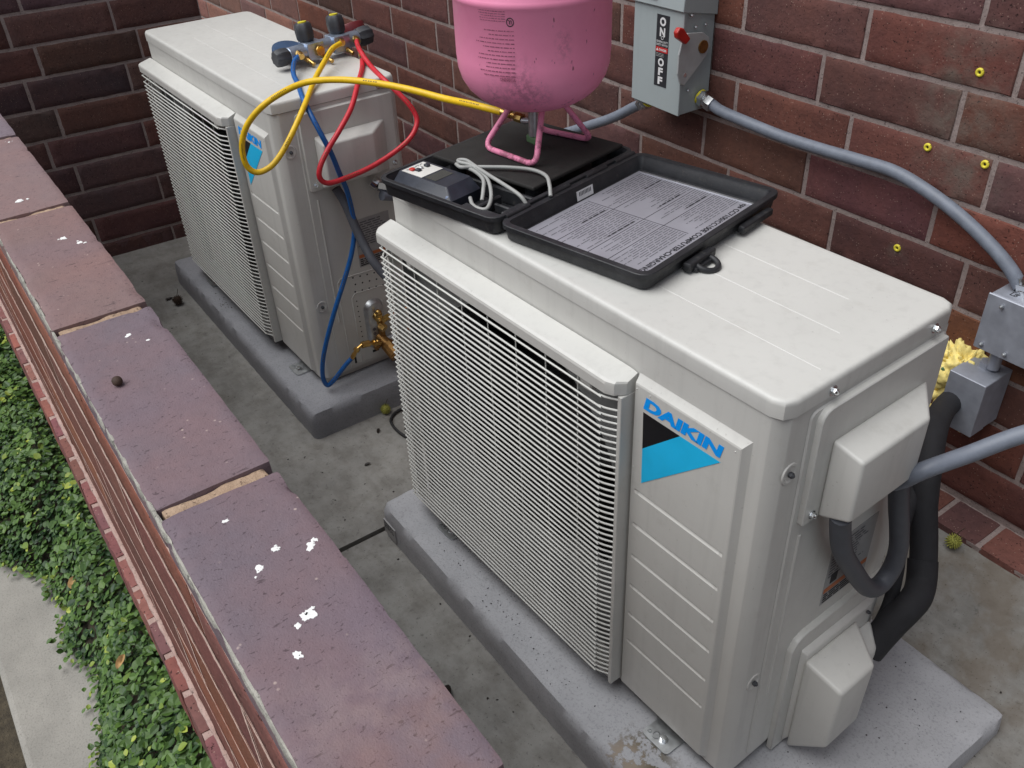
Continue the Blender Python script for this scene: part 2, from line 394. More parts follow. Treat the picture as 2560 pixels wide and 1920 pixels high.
def lines_on(mb, fn, w_, h_, rows, fill=.55, rng=random, word=.012, gap=.004, ragged=.35):
    for i in range(rows):
        v0 = h_*(i+.2)/rows; v1 = v0+h_*fill/rows; u = 0; lim = w_*(1-ragged*rng.random())
        while u < lim:
            l = word*(.4+1.2*rng.random()); e = min(u+l, lim)
            mb.add([fn(u, v0), fn(e, v0), fn(e, v1), fn(u, v1)], [(0, 1, 2, 3)]); u = e+gap

# ---------------------------------------------------------------- bricks
def brick_mesh(name, L, Hh, T, seed, mat, nx=14, nz=5, r=.0022, amp=.0012):
    """face looks along -y, centred; back open"""
    V = []; F = []; W_ = nx+3; Z_ = nz+3
    xs = [-L/2, -L/2+r]+[-L/2+r+(L-2*r)*i/nx for i in range(1, nx)]+[L/2-r, L/2]
    zs = [-Hh/2, -Hh/2+r]+[-Hh/2+r+(Hh-2*r)*i/nz for i in range(1, nz)]+[Hh/2-r, Hh/2]
    for j, z in enumerate(zs):
        for i, x in enumerate(xs):
            e = (i in (0, len(xs)-1)) or (j in (0, len(zs)-1))
            n = noise.noise(Vector((x*22+seed*9, z*22, seed*3.1))); n2 = noise.noise(Vector((x*110+seed*5, z*110, 9-seed)))
            V.append((x+(n2*amp*1.6 if i in (0, 1, len(xs)-1, len(xs)-2) else 0), (r*.8 if e else 0)+n*amp*.55, z+((n+n2)*amp*1.1 if j in (0, 1, len(zs)-1, len(zs)-2) else 0)))
    nX = len(xs)
    for j in range(len(zs)-1):
        for i in range(nX-1): F.append((j*nX+i, j*nX+i+1, (j+1)*nX+i+1, (j+1)*nX+i))
    per = [i for i in range(nX)]+[j*nX+nX-1 for j in range(1, len(zs))]+[(len(zs)-1)*nX+i for i in range(nX-2, -1, -1)]+[j*nX for j in range(len(zs)-2, 0, -1)]
    o = len(V); V += [(V[i][0], T, V[i][2]) for i in per]
    for k in range(len(per)): F.append((per[k], o+k, o+(k+1) % len(per), per[(k+1) % len(per)]))
    mb = MB().add(V, F); return mb.mesh(name, mat, 40)
def rough_block(name, dx, dy, dz, seed, mat, nx, ny, nz, r=.005, amp=.0012, chip=.004):
    V = []; idx = {}; F = []
    def vid(i, j, k):
        if (i, j, k) in idx: return idx[i, j, k]
        p = Vector((dx*(i/nx-.5), dy*(j/ny-.5), dz*(k/nz-.5)))
        q = Vector((max(-dx/2+r, min(dx/2-r, p.x)), max(-dy/2+r, min(dy/2-r, p.y)), max(-dz/2+r, min(dz/2-r, p.z))))
        dlt = p-q; edge = 0
        if dlt.length > 1e-9:
            c = sum(abs(a) > 1e-6 for a in dlt); p = q+dlt.normalized()*r; edge = c > 1
        s_ = Vector((seed*7.3, seed*2.1, 0))
        n = noise.noise(p*45+s_)*amp+noise.noise(p*160+s_)*amp*.5
        nn = (p-q) if (p-q).length > 1e-6 else Vector((0, 0, p.z))
        nn.normalize(); p = p+nn*n
        near = min(dx/2-abs(p.x), dy/2-abs(p.y)) 
        if near < .008 and p.z > dz/2-.02:
            cn = noise.noise(Vector((p.x*38, p.y*38, seed*5.7)))
            if cn > .22: p = p-Vector((0, math.copysign(1, p.y) if dy/2-abs(p.y) < .008 else 0, 1))*min(chip, (cn-.22)*chip*3)
        idx[i, j, k] = len(V); V.append(tuple(p)); return idx[i, j, k]
    for k in (0, nz):
        for i in range(nx):
            for j in range(ny): F.append((vid(i, j, k), vid(i+1, j, k), vid(i+1, j+1, k), vid(i, j+1, k)))
    for j in (0, ny):
        for i in range(nx):
            for k in range(nz): F.append((vid(i, j, k), vid(i+1, j, k), vid(i+1, j, k+1), vid(i, j, k+1)))
    for i in (0, nx):
        for j in range(ny):
            for k in range(nz): F.append((vid(i, j, k), vid(i, j+1, k), vid(i, j+1, k+1), vid(i, j, k+1)))
    return MB().add(V, F).mesh(name, mat, 50)
def place(me, name, parent, loc, rot, col):
    o = bpy.data.objects.new(name, me); COL.objects.link(o); o.parent = parent; o.location = loc; o.rotation_euler = rot; o.color = (*col, 1); return o
def jit(c, a=.18):
    k = 1+random.uniform(-a, a); return tuple(max(.004, x*k*(1+random.uniform(-.08, .08))) for x in c)

YW = .8347; CH = .1016; LB = .3038; GAP = .0105
# ---- back wall
bw = thing('brick_wall', 'tall maroon brick building wall behind the two outdoor units', 'wall', (-1.5, YW, 0))
BX, BZ0, BZ1 = -1.5, -.1, 3.2
MB().box(-3.6, 3.3, .0024, .25, BZ0, BZ1).build('mortar', 'mortar', bw, None, base=(0, 0, 0))
palB = [(.150, .064, .054), (.132, .062, .056), (.124, .060, .062), (.160, .061, .048), (.124, .058, .050), (.195, .078, .047)]
wt = [4, 4, 3, 3, 3, .7]
vB = [brick_mesh('brick', LB-GAP, CH-GAP, .05, s_, M['brick']) for s_ in range(6)]
rb = random.Random(21)
for k in range(-7, 10):          # course between bed joint k (top) and k+1
    zc = 1.1888-(k+.5)*CH
    off = -.945+(0 if k % 2 == 0 else .0872)
    far_only = zc > 1.2
    for n in range(-14, 8):
        xc = off+(n+.5)*LB
        if xc < -5.0 or xc > 1.1: continue
        if zc > 1.45: continue
        if zc > 1.2 and not (-2.6 < xc < .9): continue
        if zc < .15 and xc < -3.2: continue
        c = rb.choices(palB, wt)[0]
        if xc < -3.3: c = tuple(v*1.5+.03 for v in c)
        place(rb.choice(vB), 'brick', bw, (xc-BX, rb.uniform(-.0008, .0008), zc), (0, 0 if rb.random() < .5 else math.pi, 0), jit(c))
# header course lying flat at the foot of the wall
me_h = rough_block('brick', CH-.009, .094, .06, 3, M['brick'], 8, 8, 3, .004, .0008, .002)
for i in range(-14, 8):
    c = rb.choices(palB, [3, 4, 5, 1, 3, .3])[0]
    if abs(i-1) < 1: c = (.19, .072, .058)
    xc = -.13+CH*(i+.5)+.003
    place(me_h, 'brick', bw, (xc-BX, -.0485, .135), (0, 0, 0), jit(c))
MB().box(-1.6-BX, .72-BX, -.094, .004, .06, .1615).build('mortar', 'mortar', bw, None, base=(0, 0, 0))

# ---- left wall
AL = R(-2.6451); tdir = Vector((-math.sin(AL), math.cos(AL), 0))
lwo = Vector((-2.8189, YW, 0))+tdir*(-.542)
lw = thing('brick_wall', 'dark purple brown brick wall at the far end left of the units', 'wall', tuple(lwo), math.atan2(tdir.y, tdir.x))
# local -x runs from the wall's free end away from the building, the face looks along local -y
s0 = -.542
LL = .327
MB().box(-2.4, 0.0, .0022, .2, -.1, 1.75).build('mortar', 'mortar_dark', lw, None, base=(0, 0, 0))
palL = [(.140, .080, .076), (.126, .078, .081), (.118, .078, .086), (.152, .082, .071)]
vL = [brick_mesh('brick', LL-GAP, CH-GAP, .05, s_+10, M['brick_dark']) for s_ in range(4)]
vL2 = {}
for k in range(-7, 8):
    zt = .7714-k*CH; zc = zt-CH/2
    # joints at s = -1.16 (k odd: course above B is k=-1) or -1.095
    j0 = -.832 if (k % 2) else -.768
    edges = [0.0]+[-(j0-s0)+LL*i for i in range(0, 7)]
    for a, b in zip(edges, edges[1:]):
        if b-a < .05 or a > 1.9: continue
        ln = b-a
        if abs(ln-LL) < 1e-4: me = rb.choice(vL)
        else:
            key = round(ln, 3)
            if key not in vL2: vL2[key] = brick_mesh('brick', ln-GAP/2, CH-GAP, .05, 20+len(vL2), M['brick_dark'])
            me = vL2[key]
        place(me, 'brick', lw, (-(a+b)/2, rb.uniform(-.0008, .0008), zc), (0, 0, 0), jit(rb.choice(palL)))
zc = .7714-8*CH+ .0
for a, b in ((0, .29), (.29, .617), (.617, .944), (.944, 1.27)):
    key = ('low', round(b-a, 3))
    if key not in vL2: vL2[key] = brick_mesh('brick', b-a-GAP, .05, .05, 31, M['brick_dark'])
    place(vL2[key], 'brick', lw, (-(a+b)/2, 0, .0302), (0, 0, 0), jit(rb.choice(palL)))

# ---- low wall the photographer leans over
YI, YO, ZC = -.5825, -.6715, 1.0874
low = thing('low_brick_wall', 'low garden wall with purple and rose cap bricks in the left foreground', 'wall', (0, (YI+YO)/2, 0))
yc = (YI+YO)/2
MB().box(-2.75, 1.2, YO-yc+.0012, YI-yc-.004, -.1, ZC-.0385).build('mortar', 'mortar_face', low, None, base=(0, 0, 0))
capcol = {1: (.152, .112, .120), 0: (.148, .114, .136), -1: (.155, .118, .138), -2: (.205, .132, .126), -3: (.215, .145, .143), -4: (.18, .14, .16)}
for i in range(-9, 4):
    x0 = -.0161+.3035*i; c = capcol.get(i, (.24, .14, .16))
    me = rough_block('brick', .3035-.0118, YI-YO, .040, i+40, M['cap'], 60, 20, 4, .0035, .0005, .0018)
    place(me, 'brick', low, (x0+.3035/2, 0, ZC-.020), (R(random.uniform(-.4, .4)), R(random.uniform(-.2, .2)), 0), c)
jm = rough_block('mortar_joint', .0138, YI-YO-.012, .034, 5, M['mortar_cap'], 5, 26, 3, .003, .0018, .002)
for i in range(-9, 5): place(jm, 'mortar_joint', low, (-.0161+.3035*i, -.001, ZC-.0205), (0, 0, 0), (1, 1, 1))
# grey mortar smeared along the outer edge of the cap
gm = rough_block('mortar_bead', 3.2, .0032, .012, 9, M['mortar_grey'], 700, 3, 3, .0012, .0014, .002)
place(gm, 'mortar_bead', low, (-.6, YO-yc+.0012, ZC-.0075), (0, 0, 0), (1, 1, 1))
palO = [(.26, .10, .065), (.28, .105, .07), (.20, .09, .07), (.23, .10, .08)]
vO = [brick_mesh('brick', .3035-.010, CH-.0125, .05, s_+50, M['face_brick'], 24, 6, .0006, .00008) for s_ in range(5)]
for j, zt in enumerate([.985, .883, .782, .680]):
    for i in range(-9, 4):
        xc = -.0161+.3035*(i+.5)+(.1 if j % 2 == 0 else .2)
        place(rb.choice(vO), 'brick', low, (xc, YO-yc+.0003, zt-CH/2), (0, 0, 0), jit(rb.choice(palO)))
vT = brick_mesh('brick', .3035-.010, .054, .05, 57, M['face_brick'], 24, 3, .0006, .00008)
for i in range(-9, 4): place(vT, 'brick', low, (-.0161+.3035*(i+.62), YO-yc+.0003, 1.018), (0, 0, 0), jit(rb.choice(palO)))
palS = [(.27, .115, .105), (.25, .11, .11), (.29, .12, .10), (.23, .105, .115)]
vS = [rough_block('brick', .0715-.0095, .068, .095, s_+60, M['face_brick'], 10, 10, 6, .003, .0011, .002) for s_ in range(4)]
for i in range(-26, 18):          # projecting rowlock course
    place(rb.choice(vS), 'brick', low, (-.451+.0715*(i+.5), -.688+.034-yc+rb.uniform(-.0008, .0008), .570-.0475+rb.uniform(-.0006, .0006)), (0, 0, 0), jit(rb.choice(palS)))
MB().box(-2.31, .83, -.6855-yc, -.66-yc, .478, .5675).build('mortar', 'mortar_ledge', low, None, base=(0, 0, 0))
lm = rough_block('mortar_bead', 3.1, .006, .008, 15, M['mortar_ledge'], 700, 3, 3, .0015, .0014, .001)
place(lm, 'mortar_bead', low, (-.75, YO-yc-.0015, .5715), (0, 0, 0), (1, 1, 1))
for j, zt in enumerate([.47, .368, .267, .165]):
    for i in range(-9, 4): place(rb.choice(vO), 'brick', low, (-.0161+.3035*(i+.5)+(.1 if j % 2 == 0 else .2), YO-yc+.0003, zt-CH/2), (0, 0, 0), jit(rb.choice(palO)))

for j in range(10):               # inner face
    for i in range(-8, 4): place(rb.choice(vO), 'brick', low, (-.0161+.3035*(i+.5)+(.1 if j % 2 == 0 else 0), YI-yc-.0025, 1.045-CH*(j+.5)), (0, 0, math.pi), jit(rb.choice(palO)))
# ragged flush-struck mortar, a hair proud of the bricks
mb = MB(); yj = YO-yc-.0002
def ribbon(p, q, w0, seed, n):
    V = []
    for i in range(n+1):
        t = i/n; x = p[0]+(q[0]-p[0])*t; z = p[1]+(q[1]-p[1])*t
        a_ = w0*(1+.9*noise.noise(Vector((x*45, z*45, seed)))+.5*noise.noise(Vector((x*150, z*150, seed)))); b_ = w0*(1+.9*noise.noise(Vector((x*45, z*45, seed+9)))+.5*noise.noise(Vector((x*150, z*150, seed+9))))
        if p[1] == q[1]: V += [(x, yj, z-max(.0006, b_)), (x, yj, z+max(.0006, a_))]
        else: V += [(x-max(.0006, b_), yj, z), (x+max(.0006, a_), yj, z)]
    mb.add(V, [(2*i, 2*i+2, 2*i+3, 2*i+1) for i in range(n)])
for k_, (zj, w0) in enumerate(((.987, .0058), (.885, .0048), (.783, .0040), (.681, .0038))): ribbon((-2.7, zj), (1.0, zj), w0, k_*3.3, 900)
for i in range(-9, 4):
    for j, zt in enumerate([.985, .883, .782, .680]):
        x = -.0161+.3035*i+(.1 if j % 2 == 0 else .2); ribbon((x, zt-CH+.004), (x, zt-.004), .003, i+j*2.2, 10)
mb.build('pointing', 'mortar_face', low, None, base=(0, 0, 0))

# ---------------------------------------------------------------- ground
def sstep(a, b, t):
    t = max(0, min(1, (t-a)/(b-a))); return t*t*(3-2*t)
def floor_z(x, y):
    return sstep(-1.3, -.3, x)*(.045*sstep(-.1, .45, y)+.107*sstep(.46, .75, y))
def slab(name, x0, x1, y0, y1, nx, ny, parent):
    xs = [x0+(x1-x0)*i/nx for i in range(nx+1)]; ys = [y0+(y1-y0)*j/ny for j in range(ny+1)]
    g = []
    for j, y in enumerate(ys):
        for i, x in enumerate(xs):
            e = -.004 if (i in (0, nx)) else 0
            g.append((x, y, floor_z(x, y)+noise.noise(Vector((x*3, y*3, 0)))*.0012+e))
    F = [(j*(nx+1)+i, j*(nx+1)+i+1, (j+1)*(nx+1)+i+1, (j+1)*(nx+1)+i) for j in range(ny) for i in range(nx)]
    V = g[:]; o = len(V)
    for i in (0, nx):
        col_ = [j*(nx+1)+i for j in range(ny+1)]; b = len(V)
        V += [(V[k][0], V[k][1], V[k][2]-.05) for k in col_]
        for j in range(ny): F.append((col_[j], col_[j+1], b+j+1, b+j))
    return MB().add(V, F).build(name, 'floor', parent, 60, base=(0, 0, 0))
fl = MB().box(-5.2, 2.0, -.6, YW+.1, -.1, -.02).build('concrete_floor', 'soil', None, None); fl['kind'] = 'structure'
fb = fl.location.copy()
JX = -.968
for a, b, n in ((-5.2, JX-.007, 50), (JX+.007, 2.0, 40)):
    o = slab('slab', a, b, -.6, YW+.01, n, 36, fl); o.location = -fb
gs = MB().box(-40, 40, -60, -.955, -.6, -.03).build('ground', 'soil', None, None); gs['kind'] = 'structure'
MB().box(-6, 4, -.955, YO+.02, -.25, .004).build('kerb_strip', 'kerb', None, None, .012, 3)['kind'] = 'structure'

# pads
def pad(name, x0, x1, y0, y1, h, mat, label, seed):
    me = rough_block('pad', x1-x0, y1-y0, h+.06, seed, M[mat], 70, 40, 6, .016, .0016, .004)
    o = bpy.data.objects.new(name, me); COL.objects.link(o)
    o.location = ((x0+x1)/2, (y0+y1)/2, (h-.06)/2); tag(o, label, 'pad', 'equipment pads on the concrete floor'); return o
PN, PF = .0936, .086
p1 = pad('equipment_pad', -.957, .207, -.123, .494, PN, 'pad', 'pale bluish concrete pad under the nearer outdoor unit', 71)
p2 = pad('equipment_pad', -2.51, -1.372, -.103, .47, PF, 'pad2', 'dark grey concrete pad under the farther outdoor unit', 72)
stk = MB().box(-.945, -.892, -.1262, -.1225, .012, .052); stk = stk.build('sticker', 'sticker', p1, None, base=(0, 0, 0)); stk.location = -p1.location
t_ = MB(); lines_on(t_, lambda u, v: (-.942+u, -.1266, .03+v), .046, .02, 4, .5, random, .01, .003); t_ = t_.build('print', 'ink', stk, None, base=(0, 0, 0))

# ---------------------------------------------------------------- outdoor units
def screw(parent, p, ax, r=.0055, mat='chrome', washer=True):
    a = Vector(ax).normalized(); p = Vector(p); mb = MB()
    if washer: mb.cyl(p, p+a*.0015, r*1.5, 14)
    mb.cyl(p+a*.0012, p+a*.006, r, 6); mb.ball(p+a*.006, r*.7, 8, 4)
    return mb.build('screw', mat, parent, 30, base=(0, 0, 0))
def outdoor_unit(loc, rz, D, label, covered):
    W, H = .90, .782; ZL = .756
    U = thing('outdoor_unit', label, 'air conditioner', loc, rz, 'outdoor air conditioning units')
    # cabinet shell, open behind the grille
    r = .024
    prof = [(-.2400, 0), (-.15, 0), (-r, 0)]
    for i in (1.2, 1.6, 6.4, 6.8): a = R(-90+90*i/8); prof.append((-r+r*math.cos(a), r+r*math.sin(a)))
    prof += [(0, r), (0, D*.5), (0, D-.012), (-.012, D), (-W+.012, D), (-W, D-.012), (-W, r)]
    for i in range(1, 8): a = R(180+90*i/8); prof.append((-W+r+r*math.cos(a), r+r*math.sin(a)))
    prof += [(-W+r, 0)]
    mb = MB(); zs = [.02, .3, .6, ZL]
    mb.loft([[(x, y, z) for x, y in prof] for z in zs], False, False, False)
    mb.add([(-W+r, 0, .704), (-.24, 0, .704), (-.24, 0, ZL), (-W+r, 0, ZL)], [(0, 1, 2, 3)])
    mb.add([(-W+r, 0, .02), (-.24, 0, .02), (-.24, 0, .04), (-W+r, 0, .04)], [(0, 1, 2, 3)])
    cab = mb.build('cabinet', 'white', U, 40, base=(0, 0, 0))
    MB().box(-W+.012, -.012, .012, D-.01, 0, .021).build('base_pan', 'white', U, None, base=(0, 0, 0))
    # interior
    mb = MB(); n = 40; cx, cz, rr = -.565, .365, .272
    ring = [(cx+rr*math.cos(2*math.pi*i/n), .028, cz+rr*math.sin(2*math.pi*i/n)) for i in range(n)]
    def edge(i):
        a = 2*math.pi*i/n; c, s_ = math.cos(a), math.sin(a)
        t = min((.322/abs(c)) if abs(c) > 1e-6 else 9, (.342/abs(s_)) if abs(s_) > 1e-6 else 9); return (cx+t*c, .028, cz+t*s_)
    out = [edge(i) for i in range(n)]
    mb.loft([out, ring, [(x, .06, z) for x, y, z in ring]], False, False)
    mb.build('fan_shroud', 'shroud', U, 30, base=(0, 0, 0))
    MB().box(-W+.02, -.245, .17, .18, .03, .70).build('coil_backing', 'black', U, None, base=(0, 0, 0))
    for xa in (-.246, -W+.018): MB().box(xa, xa+.003, .004, .18, .03, .70).build('inner_wall', 'shroud', U, None, base=(0, 0, 0))
    hub = MB().cyl((cx, .07, cz), (cx, .12, cz), .05, 20).build('fan', 'black', U, 40, base=(0, 0, 0))
    for b in range(3):
        mb = MB(); L = []
        for q in range(7):
            t = q/6; rad = .045+.205*t; a0 = R(120*b+18*t); ww = R(62-14*t)
            L.append([(cx+rad*math.cos(a0+ww*s_), .06+.05*s_+.004*dz, cz+rad*math.sin(a0+ww*s_)) for s_, dz in ((0, 0), (.5, 0), (1, 0), (1, 1), (.5, 1), (0, 1))])
        mb.loft(L); mb.build('blade', 'black', hub, 40, base=(0, 0, 0))
    # lid
    base = rrect(-W-.002, .002, -.002, D+.002, .022, 2)
    loops = []
    for dz, ins in ((0, 0), (.0185, 0), (.0212, -.0005), (.0237, -.0018), (.0253, -.0036), (.026, -.006), (.0261, -.010)):
        loops.append([(x, y, ZL+.0015+dz) for x, y in inset(base, ins)])
    mb = MB().loft(loops, True, True)
    lid = mb.build('lid', 'white', U, 36, base=(0, 0, 0))
    zt = ZL+.0015+.026
    for yy, x0, x1 in ((.09, -.70, -.02), (.175, -.84, -.055), (.255, -.7, -.1)):
        yy = yy*D/.355
        MB().add([(x0, yy-.0011, zt), (x1, yy-.0011, zt), (x1, yy, zt+.0006), (x0, yy, zt+.0006), (x1, yy+.0011, zt), (x0, yy+.0011, zt)], [(0, 1, 2, 3), (3, 2, 4, 5)]).build('ridge', 'white', lid, None, base=(0, 0, 0))
    # raised front panel with louvre grooves
    x0, x1, zb, zt_ = -.2365, -.037, .03, .707; yf = -.0095
    ribs = [.503-.0687*i for i in range(6)]
    cols = [-.2345, -.226, -.219, -.061, -.054, -.048]
    rows = [.035]
    for z in ribs[::-1]: rows += [z-.0062, z-.0012, z+.0006, z+.0022]
    rows += [.60, .692]
    V = []; F = []
    for z in rows:
        for i, x in enumerate(cols):
            y = yf
            for q in ribs:
                if abs(z-(q+.0006)) < 1e-6 and 2 <= i <= 3: y = yf+.0046
                if abs(z-(q-.0012)) < 1e-6 and 2 <= i <= 3: y = yf+.0040
            V.append((x, y, z))
    nc = len(cols)
    for j in range(len(rows)-1):
        for i in range(nc-1): F.append((j*nc+i, j*nc+i+1, (j+1)*nc+i+1, (j+1)*nc+i))
    mb = MB().add(V, F)
    a = [(cols[0], yf, .035), (cols[-1], yf, .035), (cols[-1], yf, .692), (cols[0], yf, .692)]
    fr = lambda k, yy: [(cols[0]+(x0-cols[0])*k, yy, .035+(zb-.035)*k), (cols[-1]+(x1-cols[-1])*k, yy, .035+(zb-.035)*k), (cols[-1]+(x1-cols[-1])*k, yy, .692+(zt_-.692)*k), (cols[0]+(x0-cols[0])*k, yy, .692+(zt_-.692)*k)]
    mb.loft([fr(0, yf), fr(.18, yf+.0008), fr(.8, .0002-.0012), fr(1, .0006)], False, False)
    fp = mb.build('front_panel', 'white', U, 14, base=(0, 0, 0))
    # logo
    yl = yf-.0006
    tri = lambda *p: MB().add([(x, yl-k*.0003, z) for k, (x, z) in enumerate(p) for k in (0,)]+[], [tuple(range(len(p)))])
    lg = tri((-.2169, .654), (-.2147, .5895), (-.1467, .654)).build('logo', 'black_logo', fp, None, base=(0, 0, 0))
    tri((-.2147, .5895), (-.2131, .525), (-.0756, .6545), (-.1467, .654)).build('logo_blade', 'cyan_logo', lg, None, base=(0, 0, 0))
    mb = MB(); text_on(mb, 'DAIKIN', lambda u, v: (-.2172+u, yl, .6602+v), .1395, .0212, .24, .055)
    mb.build('lettering', 'blue_logo', lg, None, base=(0, 0, 0))
    for x, z in ((-.2315, .686), (-.206, .687), (-.055, .685), (-.2315, .545)):
        MB().ball((x, yf, z), .0012, 6, 4).build('rivet', 'white', fp, 60, base=(0, 0, 0))
    # grille
    sec = [(-.002, .7072), (-.0375, .6993), (-.0415, .6965), (-.0428, .6925), (-.0425, .6765), (-.0385, .675), (-.002, .675)]
    mb = MB(); xs = [(-.902, .35), (-.896, .8), (-.885, 1), (-.262, 1), (-.249, .86), (-.2398, .5)]
    mb.loft([[(x, y*k, .675+(z-.675)*(.82+.18*k)) for y, z in sec] for x, k in xs])
    gf = mb.build('grille_frame', 'white', U, 18, base=(0, 0, 0))
    MB().box(-.2475, -.2395, -.031, -.001, .037, .6745).build('side_strip', 'white', gf, None, .001, 1, base=(0, 0, 0))
    MB().box(-.903, -.896, -.018, .004, .037, .6745).build('side_strip', 'white', gf, None, .001, 1, base=(0, 0, 0))
    MB().box(-.893, -.2485, -.024, -.001, .036, .047).build('bottom_strip', 'white', gf, None, .001, 1, base=(0, 0, 0))
    MB().box(-.325, -.30, -.034, -.002, .652, .672).build('clip', 'white', gf, None, .002, 1, base=(0, 0, 0))
    MB().box(-.80, -.785, -.034, -.002, .652, .672).build('clip', 'white', gf, None, .002, 1, base=(0, 0, 0))
    path = catmull([(-.8985, -.006, 0), (-.894, -.024, 0), (-.878, -.0375, 0), (-.85, -.0415, 0), (-.55, -.042, 0), (-.292, -.0418, 0), (-.275, -.0405, 0), (-.262, -.0365, 0), (-.2472, -.0285, 0)], 3)
    wm = MB().tube(path, .0019, 6).mesh('grille_wire', M['wire'], 60)
    zz = [.6665, .6475]+[.6355-.0118*i for i in range(50)]
    for z in zz:
        o = bpy.data.objects.new('grille_wire', wm); COL.objects.link(o); o.parent = U; o.location = (0, 0, z)
    vm = MB().tube([(0, -.0368, .05), (0, -.0368, .676)], .0011, 6).mesh('grille_rod', M['wire'], 60)
    for i in range(8):
        o = bpy.data.objects.new('grille_rod', vm); COL.objects.link(o); o.parent = U; o.location = (-.8435+.0741*i, 0, 0)
    # right-hand side: panel, electrical cover, screws
    mb = MB(); sp = rrect(.052, D-.012, .03, ZL-.008, .012, 3)
    mb.loft([[(.0003, y, z) for y, z in sp], [(.003, y, z) for y, z in inset(sp, -.002)]], False, True)
    side = mb.build('side_panel', 'white', U, 40, base=(0, 0, 0))
    MB().cyl((.003, .075, .18), (.003, .075, .53), .0028, 8).build('rib', 'white', side, 40, base=(0, 0, 0))
    k = D/.355
    fl_ = rrect(.064*k, .332*k, .557, .747, (.004, .018, .004, .006), 3)
    mb = MB().loft([[(.0028, y, z) for y, z in fl_], [(.010, y, z) for y, z in fl_], [(.0115, y, z) for y, z in inset(fl_, -.0015)]], False, True)
    ec = mb.build('electrical_cover', 'white', U, 40, base=(0, 0, 0))
    mb = MB().hexa([(.011, .095*k, .5575), (.011, .302*k, .5575), (.011, .302*k, .690), (.011, .095*k, .690),
                    (.058, .096*k, .578), (.058, .240*k, .578), (.058, .240*k, .680), (.058, .096*k, .680)])
    mb.build('hood', 'white', ec, 40, .0055, 3, base=(0, 0, 0))
    for y, z in ((.080, .572), (.318, .572)): screw(ec, (.0115, y*k, z), (1, 0, 0), .0045)
    for y in (.0866, .302): screw(lid, (.002, y*k, .7665), (1, 0, 0), .005, 'chrome')
    for y, z in ((.030, .663), (.036, .24)):
        rc = MB().loft([[(x_, y+r_*math.cos(2*math.pi*q/20), z+r_*1.15*math.sin(2*math.pi*q/20)) for q in range(20)] for x_, r_ in ((-.0005, .0155), (.0014, .0140), (.0016, .0115), (-.0002, .0085))], False, True)
        rc.build('screw_recess', 'white', side, 30, base=(0, 0, 0))
        screw(side, (-.0002, y, z), (1, 0, 0), .0042, 'knob', False)
    # rating sticker
    st = MB().box(.003, .0036, .172*k, .283*k, .315, .448).build('rating_sticker', 'sticker', side, None, base=(0, 0, 0))
    mb = MB(); rg = random.Random(3)
    lines_on(mb, lambda u, v: (.0040, .177*k+u, .372+v), .095, .07, 11, .45, rg, .014, .004)
    mb.build('print', 'ink_grey', st, None, base=(0, 0, 0))
    MB().box(.0036, .0042, .186*k, .202*k, .356, .376).build('icon', 'ink', st, None, base=(0, 0, 0))
    MB().box(.0036, .0042, .174*k, .281*k, .341, .350).build('band', 'orange', st, None, base=(0, 0, 0))
    mb = MB(); lines_on(mb, lambda u, v: (.0040, .176*k+u, .317+v), .10, .022, 4, .6, rg, .02, .003, .1); mb.build('print', 'ink', st, None, base=(0, 0, 0))
    # feet
    for x, yy in ((-.122, -.022), (-.778, -.018)):
        mb = MB(); lp = rrect(x-.03, x+.03, yy-.016, yy+.06, .008, 3)
        mb.loft([[(a, b, .001) for a, b in lp], [(a, b, .0045) for a, b in lp]])
        ft = mb.build('foot', 'galv', U, 40, base=(0, 0, 0))
        mb = MB().torus((x-.008, yy-.001, .005), (0, 0, 1), .0065, .0014, 16, 6); mb.torus((x-.021, yy-.004, .005), (0, 0, 1), .003, .001, 12, 6); mb.build('slot', 'galv', ft, 60, base=(0, 0, 0))
        mb = MB().cyl((x+.006, yy+.002, .0045), (x+.006, yy+.002, .0065), .0085, 16); mb.cyl((x+.006, yy+.002, .0065), (x+.006, yy+.002, .0125), .0058, 6); mb.build('bolt', 'chrome', ft, 30, base=(0, 0, 0))
    if covered:
        pl = [(.106, .006), (.34, .006), (.34, .287), (.135, .287), (.117, .280), (.106, .262)]
        mb = MB().loft([[(.003, y, z) for y, z in pl], [(.013, y, z) for y, z in pl]], False, True)
        vc = mb.build('valve_cover', 'white', U, 40, .0015, 1, base=(0, 0, 0))
        MB().hexa([(.0125, .130, .012), (.0125, .335, .012), (.0125, .335, .252), (.0125, .130, .252),
                   (.024, .134, .03), (.024, .30, .03), (.024, .30, .246), (.024, .134, .246)]).build('ledge', 'white', vc, 40, .003, 2, base=(0, 0, 0))
        MB().hexa([(.0235, .128, .008), (.0235, .290, .008), (.0235, .262, .236), (.0235, .128, .238),
                   (.090, .132, .078), (.090, .216, .082), (.093, .216, .226), (.093, .131, .224)]).build('hood', 'white', vc, 40, .007, 3, base=(0, 0, 0))
        MB().hexa([(.0235, .20, .02), (.0235, .325, .02), (.0235, .31, .205), (.0235, .24, .205),
                   (.055, .21, .06), (.06, .295, .06), (.058, .29, .172), (.05, .23, .172)]).build('pipe_shoulder', 'white', vc, 40, .008, 3, base=(0, 0, 0))
        screw(vc, (.024, .288, .236), (1, 0, 0), .003, 'knob', False)
    else:
        # open service corner: perforated field, beads, valve plate and brass valves
        q = [(.088, .02), (.088, .29), (.098, .302), (.30, .292)]
        mb = MB().tube([(.003, y, z) for y, z in q], .0013, 8); mb.tube([(.003, y, z) for y, z in ((.122, .03), (.122, .235), (.132, .246), (.30, .236))], .0013, 8)
        mb.build('bead', 'white', side, 60, base=(0, 0, 0))
        mb = MB()
